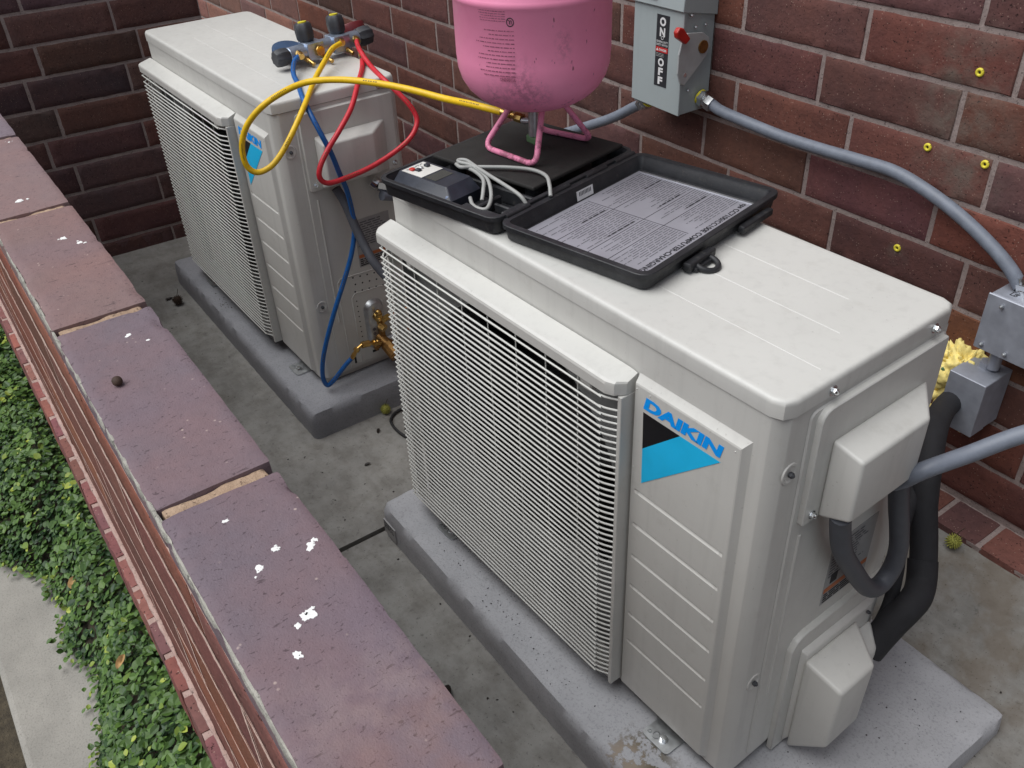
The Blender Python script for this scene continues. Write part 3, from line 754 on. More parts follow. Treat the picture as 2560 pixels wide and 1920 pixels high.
        for i in range(8):
            for j in range(3): mb.cyl((.0028, .134+.021*i+.004*(j % 2), .293-.021*j-.0022*i), (.0033, .134+.021*i+.004*(j % 2), .293-.021*j-.0022*i), .0025, 8)
        for j in range(9): mb.cyl((.0028, .134, .222-.016*j), (.0033, .134, .222-.016*j), .002, 8)
        vh = mb.build('vent_holes', 'black', side, None, base=(0, 0, 0)); vh['kind'] = 'stuff'
        pl = rrect(.149, .208, .055, .213, .0285, 8)
        mb = MB().loft([[(.003, y, z) for y, z in pl], [(.016, y, z) for y, z in inset(pl, -.006)], [(.018, y, z) for y, z in inset(pl, -.009)]], False, True)
        vp = mb.build('valve_plate', 'galv', U, 35, base=(0, 0, 0))
        for z in (.128, .114): MB().cyl((.0178, .166, z), (.0186, .166, z), .005, 12).build('stamp', 'ink_grey', vp, None, base=(0, 0, 0))
        v1 = MB().cyl((.018, .176, .168), (.05, .176, .160), .010, 12); v1.cyl((.035, .178, .18), (.035, .178, .15), .009, 12); v1.ball((.036, .176, .186), .009, 10, 6); v1.cyl((.05, .17, .155), (.066, .175, .148), .011, 6)
        v1 = v1.build('liquid_valve', 'brass', U, 35, base=(0, 0, 0))
        MB().cyl((.036, .186, .158), (.036, .207, .162), .0095, 6).build('flare_nut', 'brass', v1, 30, base=(0, 0, 0))
        MB().tube(catmull([(.036, .205, .162), (.04, .25, .17), (.07, .33, .19), (.10, .42, .20)], 5), .0038, 10).build('copper_pipe', 'copper', v1, 60, base=(0, 0, 0))
        v2 = MB().cyl((.016, .180, .095), (.055, .184, .085), .0165, 14); v2.cyl((.050, .183, .088), (.085, .188, .068), .0195, 10); v2.box(.02, .034, .176, .19, .10, .128); v2.cyl((.035, .175, .09), (.04, .15, .082), .008, 10)
        v2 = v2.build('gas_valve', 'brass_dark', U, 35, base=(0, 0, 0))
        MB().cyl((.083, .1877, .0692), (.089, .1887, .0657), .0192, 6).build('cap', 'brass_dark', v2, 30, base=(0, 0, 0))
        MB().cyl((.035, .19, .093), (.036, .222, .098), .0105, 14).build('flare_neck', 'galv', v2, 35, base=(0, 0, 0))
        MB().cyl((.036, .220, .098), (.037, .243, .101), .0145, 6).build('flare_nut', 'brass', v2, 30, base=(0, 0, 0))
        MB().tube(catmull([(.037, .24, .101), (.04, .28, .105), (.06, .36, .13), (.10, .44, .16)], 5), .0085, 12).build('copper_pipe', 'copper', v2, 60, base=(0, 0, 0))
        MB().ball((.03, .183, .137), .004, 8, 5).build('bolt', 'chrome', vp, 60, base=(0, 0, 0))
        mb = MB(); mb.box(.0028, .0035, .158, .178, .047, .055); mb.box(.0028, .0035, .10, .106, .035, .055); mb.build('slot', 'black', side, None, base=(0, 0, 0))
    return U
UN = outdoor_unit((0, 0, PN), R(1.9434), .3555, 'nearer ivory outdoor unit with black case and pink cylinder on top', True)
UF = outdoor_unit((-1.4719, -.0165, PF), R(.7724), .328, 'farther ivory outdoor unit with exposed brass valves in the corner', False)

# ---------------------------------------------------------------- scale case on the near unit
TOP = PN+.7835
CA = R(12.0)
case = thing('scale_case', 'open black plastic scale case lying across the nearer unit', 'case', (-.566, -.0125, TOP+.0002), CA)
def tray(mb, x0, x1, y0, y1, h, t=.007, fz=.006, rad=.018, lip=.004):
    o = rrect(x0, x1, y0, y1, rad, 4)
    L = [(inset(o, -.008), 0), (inset(o, -.003), .004), (o, h-.009), (inset(o, lip), h-.008), (inset(o, lip), h-.001), (inset(o, lip-.001), h),
         (inset(o, -t+.003), h), (inset(o, -t+.002), h-.004), (inset(o, -t), h-.006), (inset(o, -t-.004), fz+.001), (inset(o, -t-.008), fz)]
    mb.loft([[(x, y, z) for x, y in lp] for lp, z in L], True, True); return mb
tr = tray(MB(), -.281, -.006, 0, .362, .034).build('tray', 'case', case, 40, base=(0, 0, 0))
ld = tray(MB(), .004, .281, .002, .366, .030, .010, .0055).build('lid', 'case', case, 40, base=(0, 0, 0))
mb = MB()
for y0 in (.02, .12, .22, .30): mb.cyl((-.001, y0, .030), (-.001, y0+.055, .030), .0045, 10)
mb.box(-.008, .006, .015, .35, .022, .029); mb.build('hinge', 'case', case, 40, base=(0, 0, 0))
# compartments moulded into the tray front
mb = MB(); mb.box(-.098, -.012, .012, .030, .006, .026); mb.box(-.078, -.070, .030, .085, .006, .026); mb.box(-.022, -.012, .03, .085, .006, .03)
mb.box(-.066, -.026, .060, .066, .006, .022); mb.box(-.27, -.012, .096, .104, .006, .031); mb.build('divider', 'case', tr, None, .002, 1, base=(0, 0, 0))
pf = MB().box(-.262, -.020, .108, .350, .0375, .0445).build('platform', 'platform', case, None, .0025, 2, base=(0, 0, 0))
for x, y in ((-.23, .14), (-.05, .14), (-.23, .32), (-.05, .32)): MB().cyl((x, y, .006), (x, y, .038), .014, 12).build('load_cell', 'case', pf, 40, base=(0, 0, 0))
sh = MB().box(.022, .257, .028, .342, .0062, .0068).build('instruction_sheet', 'sheet', ld, None, base=(0, 0, 0))
mb = MB().box(.03, .258, .3375, .3425, .0065, .0082).build('sheet_edge', 'alu', ld, None, base=(0, 0, 0))
rg = random.Random(11); mb = MB(); mb2 = MB()
zs_ = .0071
# the sheet reads from the far side: text runs towards -y, tops towards +x
for bx, bw_, rows in ((.030, .050, 9), (.086, .055, 10), (.148, .030, 6), (.185, .045, 9)):
    for by, ln in ((.335, .145), (.183, .145)):
        lines_on(mb, lambda u, v, bx=bx, by=by: (bx+v, by-u, zs_), ln, bw_, rows, .30, rg, .016, .003, .5)
for x in (.083, .144, .182): mb2.box(x, x+.0007, .035, .335, zs_-.0003, zs_+.0001)
mb2.box(.03, .228, .1862, .187, zs_-.0003, zs_+.0001)
for bx, by, ln in ((.080, .33, .05), (.14, .30, .06), (.079, .175, .06), (.141, .17, .07), (.178, .32, .06)): lines_on(mb2, lambda u, v, bx=bx, by=by: (bx-.006+v, by-u, zs_+.0001), ln, .004, 1, .8, rg, .012, .003, .05)
mb.build('print', 'ink_grey', sh, None, base=(0, 0, 0)); mb2.build('print', 'ink', sh, None, base=(0, 0, 0))
mb = MB(); text_on(mb, 'cps CC7100/CC100E COMPUTER-CHARGING', lambda u, v: (.2345+v, .332-u, zs_), .290, .0125, 0, .03); mb.build('heading', 'ink', sh, None, base=(0, 0, 0))
mb = MB(); lines_on(mb, lambda u, v: (.0125+.002*v/.012, .215-u, .014+v), .035, .012, 2, .6, rg, .006, .002); bc = MB().add([(.0198, .215, .008), (.0198, .172, .008), (.0172, .172, .0245), (.0172, .215, .0245)], [(0, 1, 2, 3)]).build('barcode_label', 'label_white', ld, None, base=(0, 0, 0))
mb = MB()
for i in range(9): mb.add([(.0190, .209-.0036*i, .015), (.0190, .209-.0036*i-.0018, .015), (.0180, .209-.0036*i-.0018, .022), (.0180, .209-.0036*i, .022)], [(0, 1, 2, 3)])
mb.build('bars', 'ink', bc, None, base=(0, 0, 0))
lt = MB().box(.284, .298, .085, .155, .004, .017); lt.box(.294, .303, .095, .145, .0015, .008); lt = lt.build('latch', 'case', ld, None, .003, 2, base=(0, 0, 0))
MB().torus((.302, .122, .007), (.25, 0, 1), .018, .0045, 20, 8).build('handle', 'case', lt, 60, base=(0, 0, 0))
MB().box(.284, .296, .235, .325, .006, .018).build('rib', 'case', ld, None, .003, 2, base=(0, 0, 0))

# handheld controller in the tray
ct = thing('scale_controller', 'dark handheld scale display with white button panel in the case tray', 'controller', (-.566, -.0125, TOP+.0065), CA)
mb = MB(); x0, x1, y0, y1 = -.262, -.118, .012, .086
mb.loft([[(x, y, z) for x, y in rrect(x0, x1, y0, y1, .006, 2)] for z in (0, .020)]+[[(x, y, .037) for x, y in rrect(x0+.006, x1-.020, y0+.012, y1-.004, .004, 2)]])
cb = mb.build('body', 'ctrl', ct, 30, base=(0, 0, 0))
pw = MB().box(x0+.012, x0+.062, y0+.014, y1-.010, .0365, .0378).build('button_panel', 'panel_white', ct, None, base=(0, 0, 0))
for (x, y), m_ in zip(((x0+.026, y0+.026), (x0+.036, y0+.031)), ('redbtn', 'ctrl')): MB().box(x-.005, x+.005, y-.004, y+.004, .0375, .0415).build('button', m_, pw, None, .001, 1, base=(0, 0, 0))
MB().box(x0+.030, x0+.036, y0+.038, y0+.044, .0375, .041).build('button', 'galv', pw, None, .001, 1, base=(0, 0, 0))
MB().box(x0+.028, x0+.038, y0+.050, y0+.058, .0375, .042).build('button', 'ctrl', pw, None, .001, 1, base=(0, 0, 0))
mb = MB(); lines_on(mb, lambda u, v: (x0+.016+v, y0+.020+u, .0382), .045, .006, 2, .4, rg, .006, .002); mb.build('print', 'ink_grey', pw, None, base=(0, 0, 0))
MB().box(x0+.066, x0+.092, y0+.018, y1-.014, .0365, .0376).build('display', 'lcd', ct, None, base=(0, 0, 0))
MB().ball((x1-.012, y0+.007, .021), .006, 8, 5).build('pale_corner', 'ctrl_pale', cb, 60, base=(0, 0, 0))  # paler bluish ball set on one corner of the body
def W2(p): return p
cab_pts = [(-.675, .008, .905), (-.656, .0, .902), (-.636, -.001, .902), (-.625, .008, .904), (-.645, .030, .912), (-.688, .052, .922), (-.735, .055, .929), (-.762, .046, .930), (-.772, .050, .930), (-.760, .058, .931), (-.734, .057, .930), (-.690, .055, .928), (-.640, .054, .926), (-.600, .056, .920), (-.585, .06, .905)]
cab2 = [(-.768, .042, .926), (-.747, .038, .928), (-.736, .052, .928), (-.715, .074, .9285), (-.687, .101, .929), (-.655, .122, .929), (-.622, .125, .928), (-.598, .114, .922), (-.585, .106, .910)]
cab3 = [(-.76, .047, .924), (-.725, .05, .925), (-.690, .045, .922), (-.668, .03, .914), (-.655, .018, .904)]
Wi = Matrix.Rotation(-CA, 4, 'Z') @ Matrix.Translation((.566, .0125, -(TOP+.0065)))
for p_ in (cab_pts, cab2, cab3):
    MB().tube(catmull(p_, 6), .0033, 8).xf(Wi).build('cable', 'cable', ct, 60, base=(0, 0, 0))

# ---------------------------------------------------------------- pink cylinder, upside down on its wire feet
TX, TY = -.745, .196; TZ = TOP+.0002+.0445
tk = thing('refrigerant_cylinder', 'scuffed pink refrigerant cylinder standing upside down on the scale', 'cylinder', (TX, TY, TZ))
zb = 1.001-TZ; RR = .1295
prof = [(.004, zb), (.034, zb+.001), (.060, zb+.006), (.082, zb+.0145), (.099, zb+.025), (.113, zb+.039), (.1225, zb+.055), (.1280, zb+.074), (RR, zb+.095), (RR, zb+.182), (RR+.002, zb+.1845), (RR+.0028, zb+.189), (RR+.002, zb+.1935), (RR, zb+.196), (RR, zb+.30)]
prof += [(RR*math.cos(a), zb+.30+.085*math.sin(a)) for a in [R(12*i) for i in range(1, 8)]]
MB().lathe(prof, n=64).build('tank', 'pink', tk, 60, base=(0, 0, 0))
def rounded(pts, r, k=5):
    P = [Vector(p) for p in pts]; out = [P[0]]
    for a_, b_, c_ in zip(P, P[1:], P[2:]):
        u = (a_-b_); v = (c_-b_); d1 = min(r, u.length*.48); d2 = min(r, v.length*.48); p0 = b_+u.normalized()*d1; p1 = b_+v.normalized()*d2
        out += [(p0*(1-t)**2+b_*2*t*(1-t)+p1*t*t) for t in [i/k for i in range(k+1)]]
    return out+[P[-1]]
def cylmap(ang0, z0):
    return lambda u, v: ((RR+.0004)*math.cos(ang0+u/RR), (RR+.0004)*math.sin(ang0+u/RR), z0+v)
# seen from outside, +u runs to the right; the print is upside down, so it reads towards -u, -v
ac = math.atan2(-.7194-TY, .5075-TX)
flip = lambda a0, z0: (lambda u, v: cylmap(a0, z0)(-u, -v))
mb = MB(); rg = random.Random(5)
a0 = ac-R(13)
text_on(mb, 'WARNING', flip(a0, 1.084-TZ), .026, .0055, 0, .03)
rows = 12
for i in range(rows): lines_on(mb, flip(a0, (1.088+.0062*i)-TZ), .062+.012*math.sin(i*1.7), .0036, 1, .42, rg, .0055, .0016, .15)
for i in range(6): lines_on(mb, flip(a0-R(6), (1.170+.0035*i)-TZ), .055, .0026, 1, .5, rg, .004, .0012, .2)
mb.build('print', 'ink_tank', tk, None, base=(0, 0, 0))
mb = MB(); c_ = cylmap(a0-R(2.5), 1.168-TZ)
mb.add([c_(.0062*math.cos(2*math.pi*i/24)*k, .0068*math.sin(2*math.pi*i/24)*k) for k in (1, .78) for i in range(24)], [(i, (i+1) % 24, 24+(i+1) % 24, 24+i) for i in range(24)])
text_on(mb, 'UL', lambda u, v: c_(-u+.003, -v+.003), .006, .006, 0, .03); mb.build('mark', 'ink', tk, None, base=(0, 0, 0))
lz = .0052
MB().tube(rounded([(-.038, -.012, zb+.006), (-.057, -.073, lz), (.075, -.056, lz), (.030, -.006, zb+.006)], .022), .0052, 10).build('wire_foot', 'pink', tk, 60, base=(0, 0, 0))
MB().tube(rounded([(.045, .028, zb+.006), (.046, .092, lz), (-.062, .054, lz), (-.035, .012, zb+.006)], .022), .0052, 10).build('wire_foot', 'pink', tk, 60, base=(0, 0, 0))
MB().torus((0, .005, zb+.006), (0, 0, 1), .040, .0045, 24, 8).build('foot_ring', 'pink', tk, 60, base=(0, 0, 0))
mb = MB().cyl((0, -.005, zb+.004), (0, -.005, .025), .0085, 12); mb.cyl((0, -.005, .05), (-.024, -.010, .046), .006, 10)
vv = mb.build('valve', 'galv', tk, 40, base=(0, 0, 0))
MB().box(-.016, .016, -.011, .001, .010, .025).build('tap', 'greentap', vv, None, .004, 2, base=(0, 0, 0))

# ---------------------------------------------------------------- manifold and hoses
FT = PF+.7835
mo = Vector((-1.712, .25, FT)); mrz = math.atan2(.401-.111, -1.737+1.693)-math.pi/2
mf = thing('gauge_manifold', 'blue grey gauge manifold with two knobs lying on the farther unit', 'manifold', tuple(mo), mrz)
z0 = .032
mb = MB().tube([(0, -.115, z0), (0, .095, z0)], .0195, 14)
for y in (-.045, .035): mb.box(-.022, .022, y-.024, y+.024, z0-.020, z0+.021)
body = mb.build('body', 'manifold', mf, 35, .0012, 1, base=(0, 0, 0))
def wheel(c, ax, L, r, n=8):
    ax = Vector(ax).normalized(); u = ax.orthogonal().normalized(); v = ax.cross(u); c = Vector(c); Lp = []
    for t, k in ((0, .8), (.15, .95), (.55, 1), (.9, .92), (1, .75)):
        Lp.append([c+ax*L*t+(u*math.cos(2*math.pi*i/32)+v*math.sin(2*math.pi*i/32))*r*k*(1+.07*math.cos(n*2*math.pi*i/32)) for i in range(32)])
    return MB().loft(Lp)
wheel((0, -.115, z0), (0, -1, 0), .038, .021).build('end_handle', 'knob', mf, 40, base=(0, 0, 0))
wheel((0, .095, z0), (0, 1, 0), .042, .024).build('end_handle', 'knob', mf, 40, base=(0, 0, 0))
for y in (-.05, .045):
    kb = wheel((-.012, y, z0+.020), (-.12, 0, 1), .044, .022, 6).build('knob', 'knob', mf, 40, base=(0, 0, 0))
    MB().cyl((-.0172, y, z0+.0635), (-.0176, y, z0+.0665), .011, 16).build('cap', 'yelcap', kb, 40, base=(0, 0, 0))
for y, m_, x in ((-.080, 'gauge_blue', -.055), (.115, 'gauge_red', -.050)):
    g = MB().cyl((x, y, z0-.012), (x+(.004 if y < 0 else -.014), y, z0+.004+(.012 if y > 0 else 0)), .042, 28); g = g.build('gauge', m_, mf, 40, .003, 2, base=(0, 0, 0))
    MB().cyl((x+(.004 if y < 0 else -.014), y, z0+.0035+(.012 if y > 0 else 0)), (x+(.0043 if y < 0 else -.0145), y, z0+.0055+(.012 if y > 0 else 0)), .036, 28).build('dial', 'gauge_blue' if y < 0 else 'lcd', g, 40, base=(0, 0, 0))
def port(p, q, r=.0075, name='port'):
    p = Vector(p); q = Vector(q); d_ = (q-p).normalized(); mb = MB().cyl(p, p+d_*.010, r*1.25, 6); mb.cyl(p+d_*.009, q, r, 12); mb.torus(p+d_*.013, d_, r, .0015, 14, 6)
    return mb.build(name, 'brass', mf, 35, base=(0, 0, 0))
port((.016, -.095, z0+.004), (.036, -.098, z0)); port((.02, -.04, z0), (.034, -.040, z0+.002), .011, 'sight_glass'); port((.02, .030, z0+.008), (.034, .026, z0+.006)); port((.016, .078, z0+.004), (.034, .074, z0))
for y, xx in ((-.075, .03), (-.03, .045), (.045, .03)): port((.012, y, z0-.012), (xx+.012, y+.004, .009), .0052, 'blank_port')

def hose(name, pts, mat, label, r=.0062, ferr=()):
    P = catmull(pts, 7); o = MB().tube(P, r, 12).build(name, mat, None, 60)
    tag(o, label, 'hose', 'charging hoses')
    pm = MB(); rp = random.Random(len(P)); i = 8
    while i < len(P)-10:
        for k in range(rp.randint(3, 6)):
            if i+k >= len(P)-4: break
            a_, b_ = P[i+k], P[i+k+1]; tg = (b_-a_).normalized(); vw = (Vector((.5, -.72, 1.51))-a_).normalized(); nn = (vw+Vector((0, 0, .35))-tg*(vw+Vector((0, 0, .35))).dot(tg)).normalized(); sd_ = tg.cross(nn)
            for q in range(2):
                c0 = a_+(b_-a_)*(.1+.45*q)+nn*r*1.015; c1 = c0+(b_-a_)*.25
                pm.add([c0-sd_*r*.16, c1-sd_*r*.16, c1+sd_*r*.16, c0+sd_*r*.16], [(0, 1, 2, 3)])
        i += rp.randint(18, 30)
    pr_ = pm.build('print', 'ink_hose', None, None, base=(0, 0, 0)); pr_['kind'] = 'stuff'; pr_.parent = o; pr_.location = -o.location
    for p, q in ferr:
        p = Vector(p); q = Vector(q); d_ = (q-p).normalized(); L = (q-p).length
        mb = MB().cyl(p-d_*.004, p+d_*L*.4, r*1.05, 12); mb.cyl(p+d_*L*.38, q, r*.85, 10); mb.cyl(q-d_*L*.35, q, r*1.35, 8)
        b = mb.build('fitting', 'brass', None, 35, base=(0, 0, 0)); b.parent = o; b.location = -o.location
    return o
hose('yellow_hose', [(-1.668, .268, .912), (-1.645, .235, .910), (-1.60, .192, .900), (-1.53, .129, .884), (-1.43, .053, .865), (-1.39, -.001, .827), (-1.38, -.041, .789), (-1.38, -.073, .765), (-1.385, -.105, .759), (-1.39, -.123, .781), (-1.39, -.122, .825), (-1.38, -.105, .867), (-1.36, -.074, .903), (-1.33, -.033, .933), (-1.27, .002, .961), (-1.2, .043, .973), (-1.12, .08, .977), (-1.04, .112, .976), (-.97, .146, .968), (-.90, .156, .973), (-.845, .168, .974), (-.815, .177, .973)], 'yellow',
     'yellow hose looping from the manifold to the pink cylinder', .0066, [((-.815, .177, .973), (-.772, .188, .970))])
hose('blue_hose', [(-1.672, .155, .902), (-1.65, .132, .897), (-1.60, .105, .885), (-1.55, .092, .874), (-1.465, .064, .868), (-1.41, .056, .84), (-1.385, .063, .799), (-1.38, .076, .756), (-1.385, .09, .703), (-1.40, .108, .652), (-1.41, .118, .588), (-1.41, .116, .54), (-1.41, .098, .479), (-1.415, .067, .408), (-1.42, .037, .345), (-1.43, .006, .267), (-1.44, -.016, .196), (-1.445, -.025, .139), (-1.442, -.019, .108), (-1.434, -.001, .120), (-1.425, .032, .156), (-1.42, .058, .178)], 'blue',
     'blue hose hanging down the farther unit to its brass valve', .0062, [((-1.42, .058, .178), (-1.421, .078, .200))])
b_ = bpy.data.objects[-1] if False else None
hose('red_hose', [(-1.690, .325, .903), (-1.665, .314, .900), (-1.62, .30, .893), (-1.55, .288, .876), (-1.45, .272, .866), (-1.40, .291, .83), (-1.38, .304, .798), (-1.37, .30, .774), (-1.365, .273, .747), (-1.365, .222, .723), (-1.365, .157, .705), (-1.365, .094, .697), (-1.365, .05, .697), (-1.365, .032, .714), (-1.365, .037, .74), (-1.37, .065, .773), (-1.38, .105, .806), (-1.41, .155, .838), (-1.465, .205, .868), (-1.55, .262, .874), (-1.62, .300, .876)], 'red',
     'red hose hanging in a loop from the manifold', .0062, [((-1.62, .300, .876), (-1.665, .322, .880))])
# brass pieces joining the blue hose to the service port belong to the hose end
sw = thing('hose_adapter', 'stepped brass adapter between the blue hose and the gas valve', 'adapter', (-1.421, .078, .196))
mb = MB().cyl((0, 0, .002), (.002, .014, .010), .0048, 10); mb.cyl((.002, .012, .009), (.002, .034, .006), .0095, 12); mb.cyl((.002, .032, .006), (.0, .048, .001), .0055, 10); mb.cyl((0, .046, .002), (-.002, .068, -.006), .0088, 12)
mb.torus((.001, .05, 0), (0, 1, 0), .0085, .002, 14, 6).torus((0, .058, -.002), (0, 1, 0), .0085, .002, 14, 6).build('knurled_coupling', 'brass', sw, 35, base=(0, 0, 0))

# ---------------------------------------------------------------- electrical gear on the wall
db = thing('disconnect_box', 'grey electrical disconnect box with red lever and ON OFF label', 'switch box', (-1.012, YW, .805))
x0, x1, yf_, zh = -.078, .074, -.094, .30
MB().box(x0, x1, yf_, -.002, 0, zh).build('enclosure', 'boxgrey', db, None, .0015, 1, base=(0, 0, 0))
cv = MB().hexa([(x0-.003, yf_-.005, .006), (x1+.003, yf_-.005, -.004+.004), (x1+.003, yf_+.0005, .0), (x0-.003, yf_+.0005, .006),
                (x0-.003, yf_-.005, .225), (x1+.003, yf_-.005, .225), (x1+.003, yf_+.0005, .225), (x0-.003, yf_+.0005, .225)]).build('door', 'boxgrey', db, None, .001, 1, base=(0, 0, 0))
hd = MB().hexa([(x0-.006, yf_-.012, .226), (x1+.006, yf_-.012, .226), (x1+.006, -.001, .205), (x0-.006, -.001, .205),
                (x0-.006, yf_-.004, .315), (x1+.006, yf_-.004, .315), (x1+.006, -.001, .315), (x0-.006, -.001, .315)]).build('hood', 'boxgrey', db, None, .0012, 1, base=(0, 0, 0))
MB().box(x0+.02, x0+.075, yf_-.0128, yf_-.0115, .238, .27).build('label', 'label_white', hd, None, base=(0, 0, 0))
lx0, lx1 = -.006, .034; ly = yf_-.0056
lb = MB().box(lx0, lx1, ly, ly+.001, .054, .209).build('label', 'ink', cv, None, base=(0, 0, 0))
lxm = (lx0+lx1)/2
mb = MB()
def ch(c, zc, w_, h_): text_on(mb, c, lambda u, v: (lxm-w_/2+u, ly-.0006, zc-h_/2+v), w_, h_, 0, .05)
ch('O', .195, .019, .019); ch('N', .173, .017, .019); ch('O', .108, .019, .018); ch('F', .0875, .015, .017); ch('F', .0675, .015, .017)
text_on(mb, 'GENERAL DUTY', lambda u, v: (lx0+.002+u, ly-.0006, .150+v), .036, .0045, 0, .01); text_on(mb, 'SAFETY SWITCH', lambda u, v: (lx0+.002+u, ly-.0006, .1435+v), .036, .0045, 0, .01)
mb.torus((lxm, ly, .1605), (0, 1, 0), .0035, .0006, 16, 5)
mb.build('lettering', 'label_white', lb, None, base=(0, 0, 0))
MB().box(lx0+.001, lx1-.001, ly-.0005, ly, .1295, .1405).build('danger_band', 'label_red', lb, None, base=(0, 0, 0))
mb = MB(); text_on(mb, 'DANGER', lambda u, v: (lx0+.012+u, ly-.0009, .1325+v), .024, .005, 0, .03); MB().add([(lx0+.003, ly-.0009, .132), (lx0+.010, ly-.0009, .132), (lx0+.0065, ly-.0009, .1385)], [(0, 1, 2)]).build('warning_triangle', 'label_white', lb, None, base=(0, 0, 0)); mb.build('lettering', 'label_white', lb, None, base=(0, 0, 0))
mb = MB(); lines_on(mb, lambda u, v: (lx0+.003+u, ly-.0006, .119+v), .032, .009, 3, .5, rg, .006, .0015); mb.build('print', 'sticker', lb, None, base=(0, 0, 0))
# lever plate on the right side
xs = x1+.0035
pp = [(-.092, .182), (-.106, .168), (-.114, .14), (-.114, .10), (-.104, .076), (-.092, .070), (-.082, .078), (-.030, .122), (-.020, .143), (-.025, .162), (-.045, .176)]
lp = MB().loft([[(xs+.001, y, z) for y, z in pp], [(xs+.006, y, z) for y, z in pp]]).build('lever_plate', 'plategrey', db, None, .001, 1, base=(0, 0, 0))
MB().cyl((xs+.005, -.043, .145), (xs+.009, -.043, .145), .014, 20).build('pivot', 'brass_dark', lp, 40, base=(0, 0, 0))
MB().cyl((xs+.005, -.092, .093), (xs+.0066, -.092, .093), .0045, 14).build('lock_hole', 'alu', lp, 40, base=(0, 0, 0))
lv = [(-.085, .170), (-.098, .160), (-.125, .178), (-.128, .190), (-.120, .199), (-.108, .196)]
MB().loft([[(xs+.003, y-.006, z+.002) for y, z in lv], [(xs+.016, y-.006, z+.002) for y, z in lv]]).build('lever', 'handle_red', lp, None, .003, 2, base=(0, 0, 0))
for y, z in ((-.065, .19), (-.035, .19), (-.075, .055), (-.085, .218)): screw(db, (x1+.0005 if z < .2 else x1+.006, y, z), (1, 0, 0), .0035, 'chrome', False)
for a, b_, nm in (((x1+.001, -.03, .030), (x1+.04, -.028, .020), 'connector'), ((-.050, -.070, .003), (-.084, -.062, -.018), 'connector')):
    a = Vector(a); b_ = Vector(b_); d_ = (b_-a).normalized()
    mb = MB().cyl(a+d_*.004, a+d_*.018, .019, 6); mb.cyl(a+d_*.016, a+d_*.026, .0155, 16); mb.cyl(a+d_*.024, b_, .018, 6)
    c_ = mb.build(nm, 'chrome', db, 30, base=(0, 0, 0)); MB().cyl(a, a+d_*.005, .0175, 18).build('washer', 'yelcap', c_, 40, base=(0, 0, 0))

def tubething(name, pts, r, mat, label, cat, group=None, k=6, n=14):
    o = MB().tube(catmull(pts, k), r, n).build(name, mat, None, 60); return tag(o, label, cat, group)
cg = 'grey flexible conduits'
tubething('conduit', [(-.903, .807, .826), (-.87, .806, .818), (-.80, .808, .812), (-.70, .810, .806), (-.60, .81, .807), (-.50, .81, .811), (-.42, .81, .812), (-.342, .808, .797), (-.27, .806, .774), (-.20, .804, .742), (-.155, .803, .714), (-.130, .803, .690)], .0125, 'conduit', 'grey conduit running from the disconnect box to the right hand junction box', 'conduit', cg)
tubething('conduit', [(-1.088, .773, .790), (-1.12, .770, .773), (-1.20, .765, .725), (-1.32, .752, .668), (-1.43, .73, .615), (-1.5, .62, .56), (-1.48, .45, .55), (-1.44, .30, .57), (-1.425, .21, .60)], .0125, 'conduit', 'grey conduit passing from the disconnect box behind the pink cylinder', 'conduit', cg)
tubething('conduit', [(-1.445, .10, .645), (-1.43, .112, .605), (-1.40, .121, .532), (-1.36, .129, .475), (-1.33, .147, .433), (-1.29, .17, .40), (-1.22, .25, .38), (-1.15, .40, .40), (-1.1, .60, .45), (-1.08, .80, .5)], .0115, 'conduit_dark', 'dark conduit sagging down the side of the farther unit', 'conduit', cg)
tubething('conduit', [(.022, .245, .640), (.040, .242, .662), (.060, .245, .690), (.086, .30, .7065), (.123, .35, .739), (.19, .40, .79), (.30, .50, .86), (.42, .66, .92), (.5, .80, .96)], .0122, 'conduit', 'grey conduit rising to the right from the nearer unit cover', 'conduit', cg)
tubething('conduit', [(.033, .112, .662), (.03, .121, .635), (.03, .141, .577), (.03, .185, .507), (.03, .235, .438), (.03, .272, .416), (.03, .297, .437), (.03, .300, .478), (.028, .288, .53), (.026, .272, .58), (.024, .255, .64), (.022, .24, .68)], .0145, 'conduit_dark', 'dark conduit hanging in a U below the nearer unit cover', 'conduit', cg)
# connector stubs under the far electrical cover
cs = thing('conduit_fitting', 'shiny conduit fitting under the farther unit electrical cover', 'fitting', (-1.44, .215, .615))
mb = MB().cyl((-.01, -.012, .016), (.0, -.004, .008), .016, 12); mb.cyl((0, -.004, .008), (.012, .02, 0), .0145, 6); mb.cyl((.012, .02, 0), (.016, .034, -.006), .0125, 14); mb.build('nut', 'chrome', cs, 30, base=(0, 0, 0))

jb = thing('junction_box', 'grey junction box at the right edge of the wall', 'junction box', (-.10, YW, .568))
MB().box(-.058, .09, -.072, -.002, 0, .112).build('box', 'boxgrey2', jb, None, .003, 2, base=(0, 0, 0))
cvr = MB().box(-.060, .092, -.0755, -.0715, -.001, .113).build('cover', 'boxgrey2', jb, None, .0015, 1, base=(0, 0, 0))
mb = MB(); text_on(mb, 'LB', lambda u, v: (-.034+u*.9+v*.0, -.055+v, .1123), .014, .014, 0, .02); mb.build('lettering', 'ink', jb, None, base=(0, 0, 0))
for x, z in ((-.03, .098), (-.045, .012), (.0, .012), (.07, .098)): screw(cvr, (x, -.0755, z), (0, -1, 0), .0035, 'galv', False)
a = Vector((-.012, -.030, .112)); d_ = Vector((-.35, 0, 1)).normalized()
mb = MB().cyl(a, a+d_*.012, .020, 18); mb.cyl(a+d_*.010, a+d_*.022, .0205, 6); mb.cyl(a+d_*.021, a+d_*.034, .0165, 18); mb.build('connector', 'chrome', jb, 30, base=(0, 0, 0))
MB().cyl((-.03, -.035, .001), (-.03, -.035, -.052), .0115, 14).build('nipple', 'boxgrey2', jb, 40, base=(0, 0, 0))
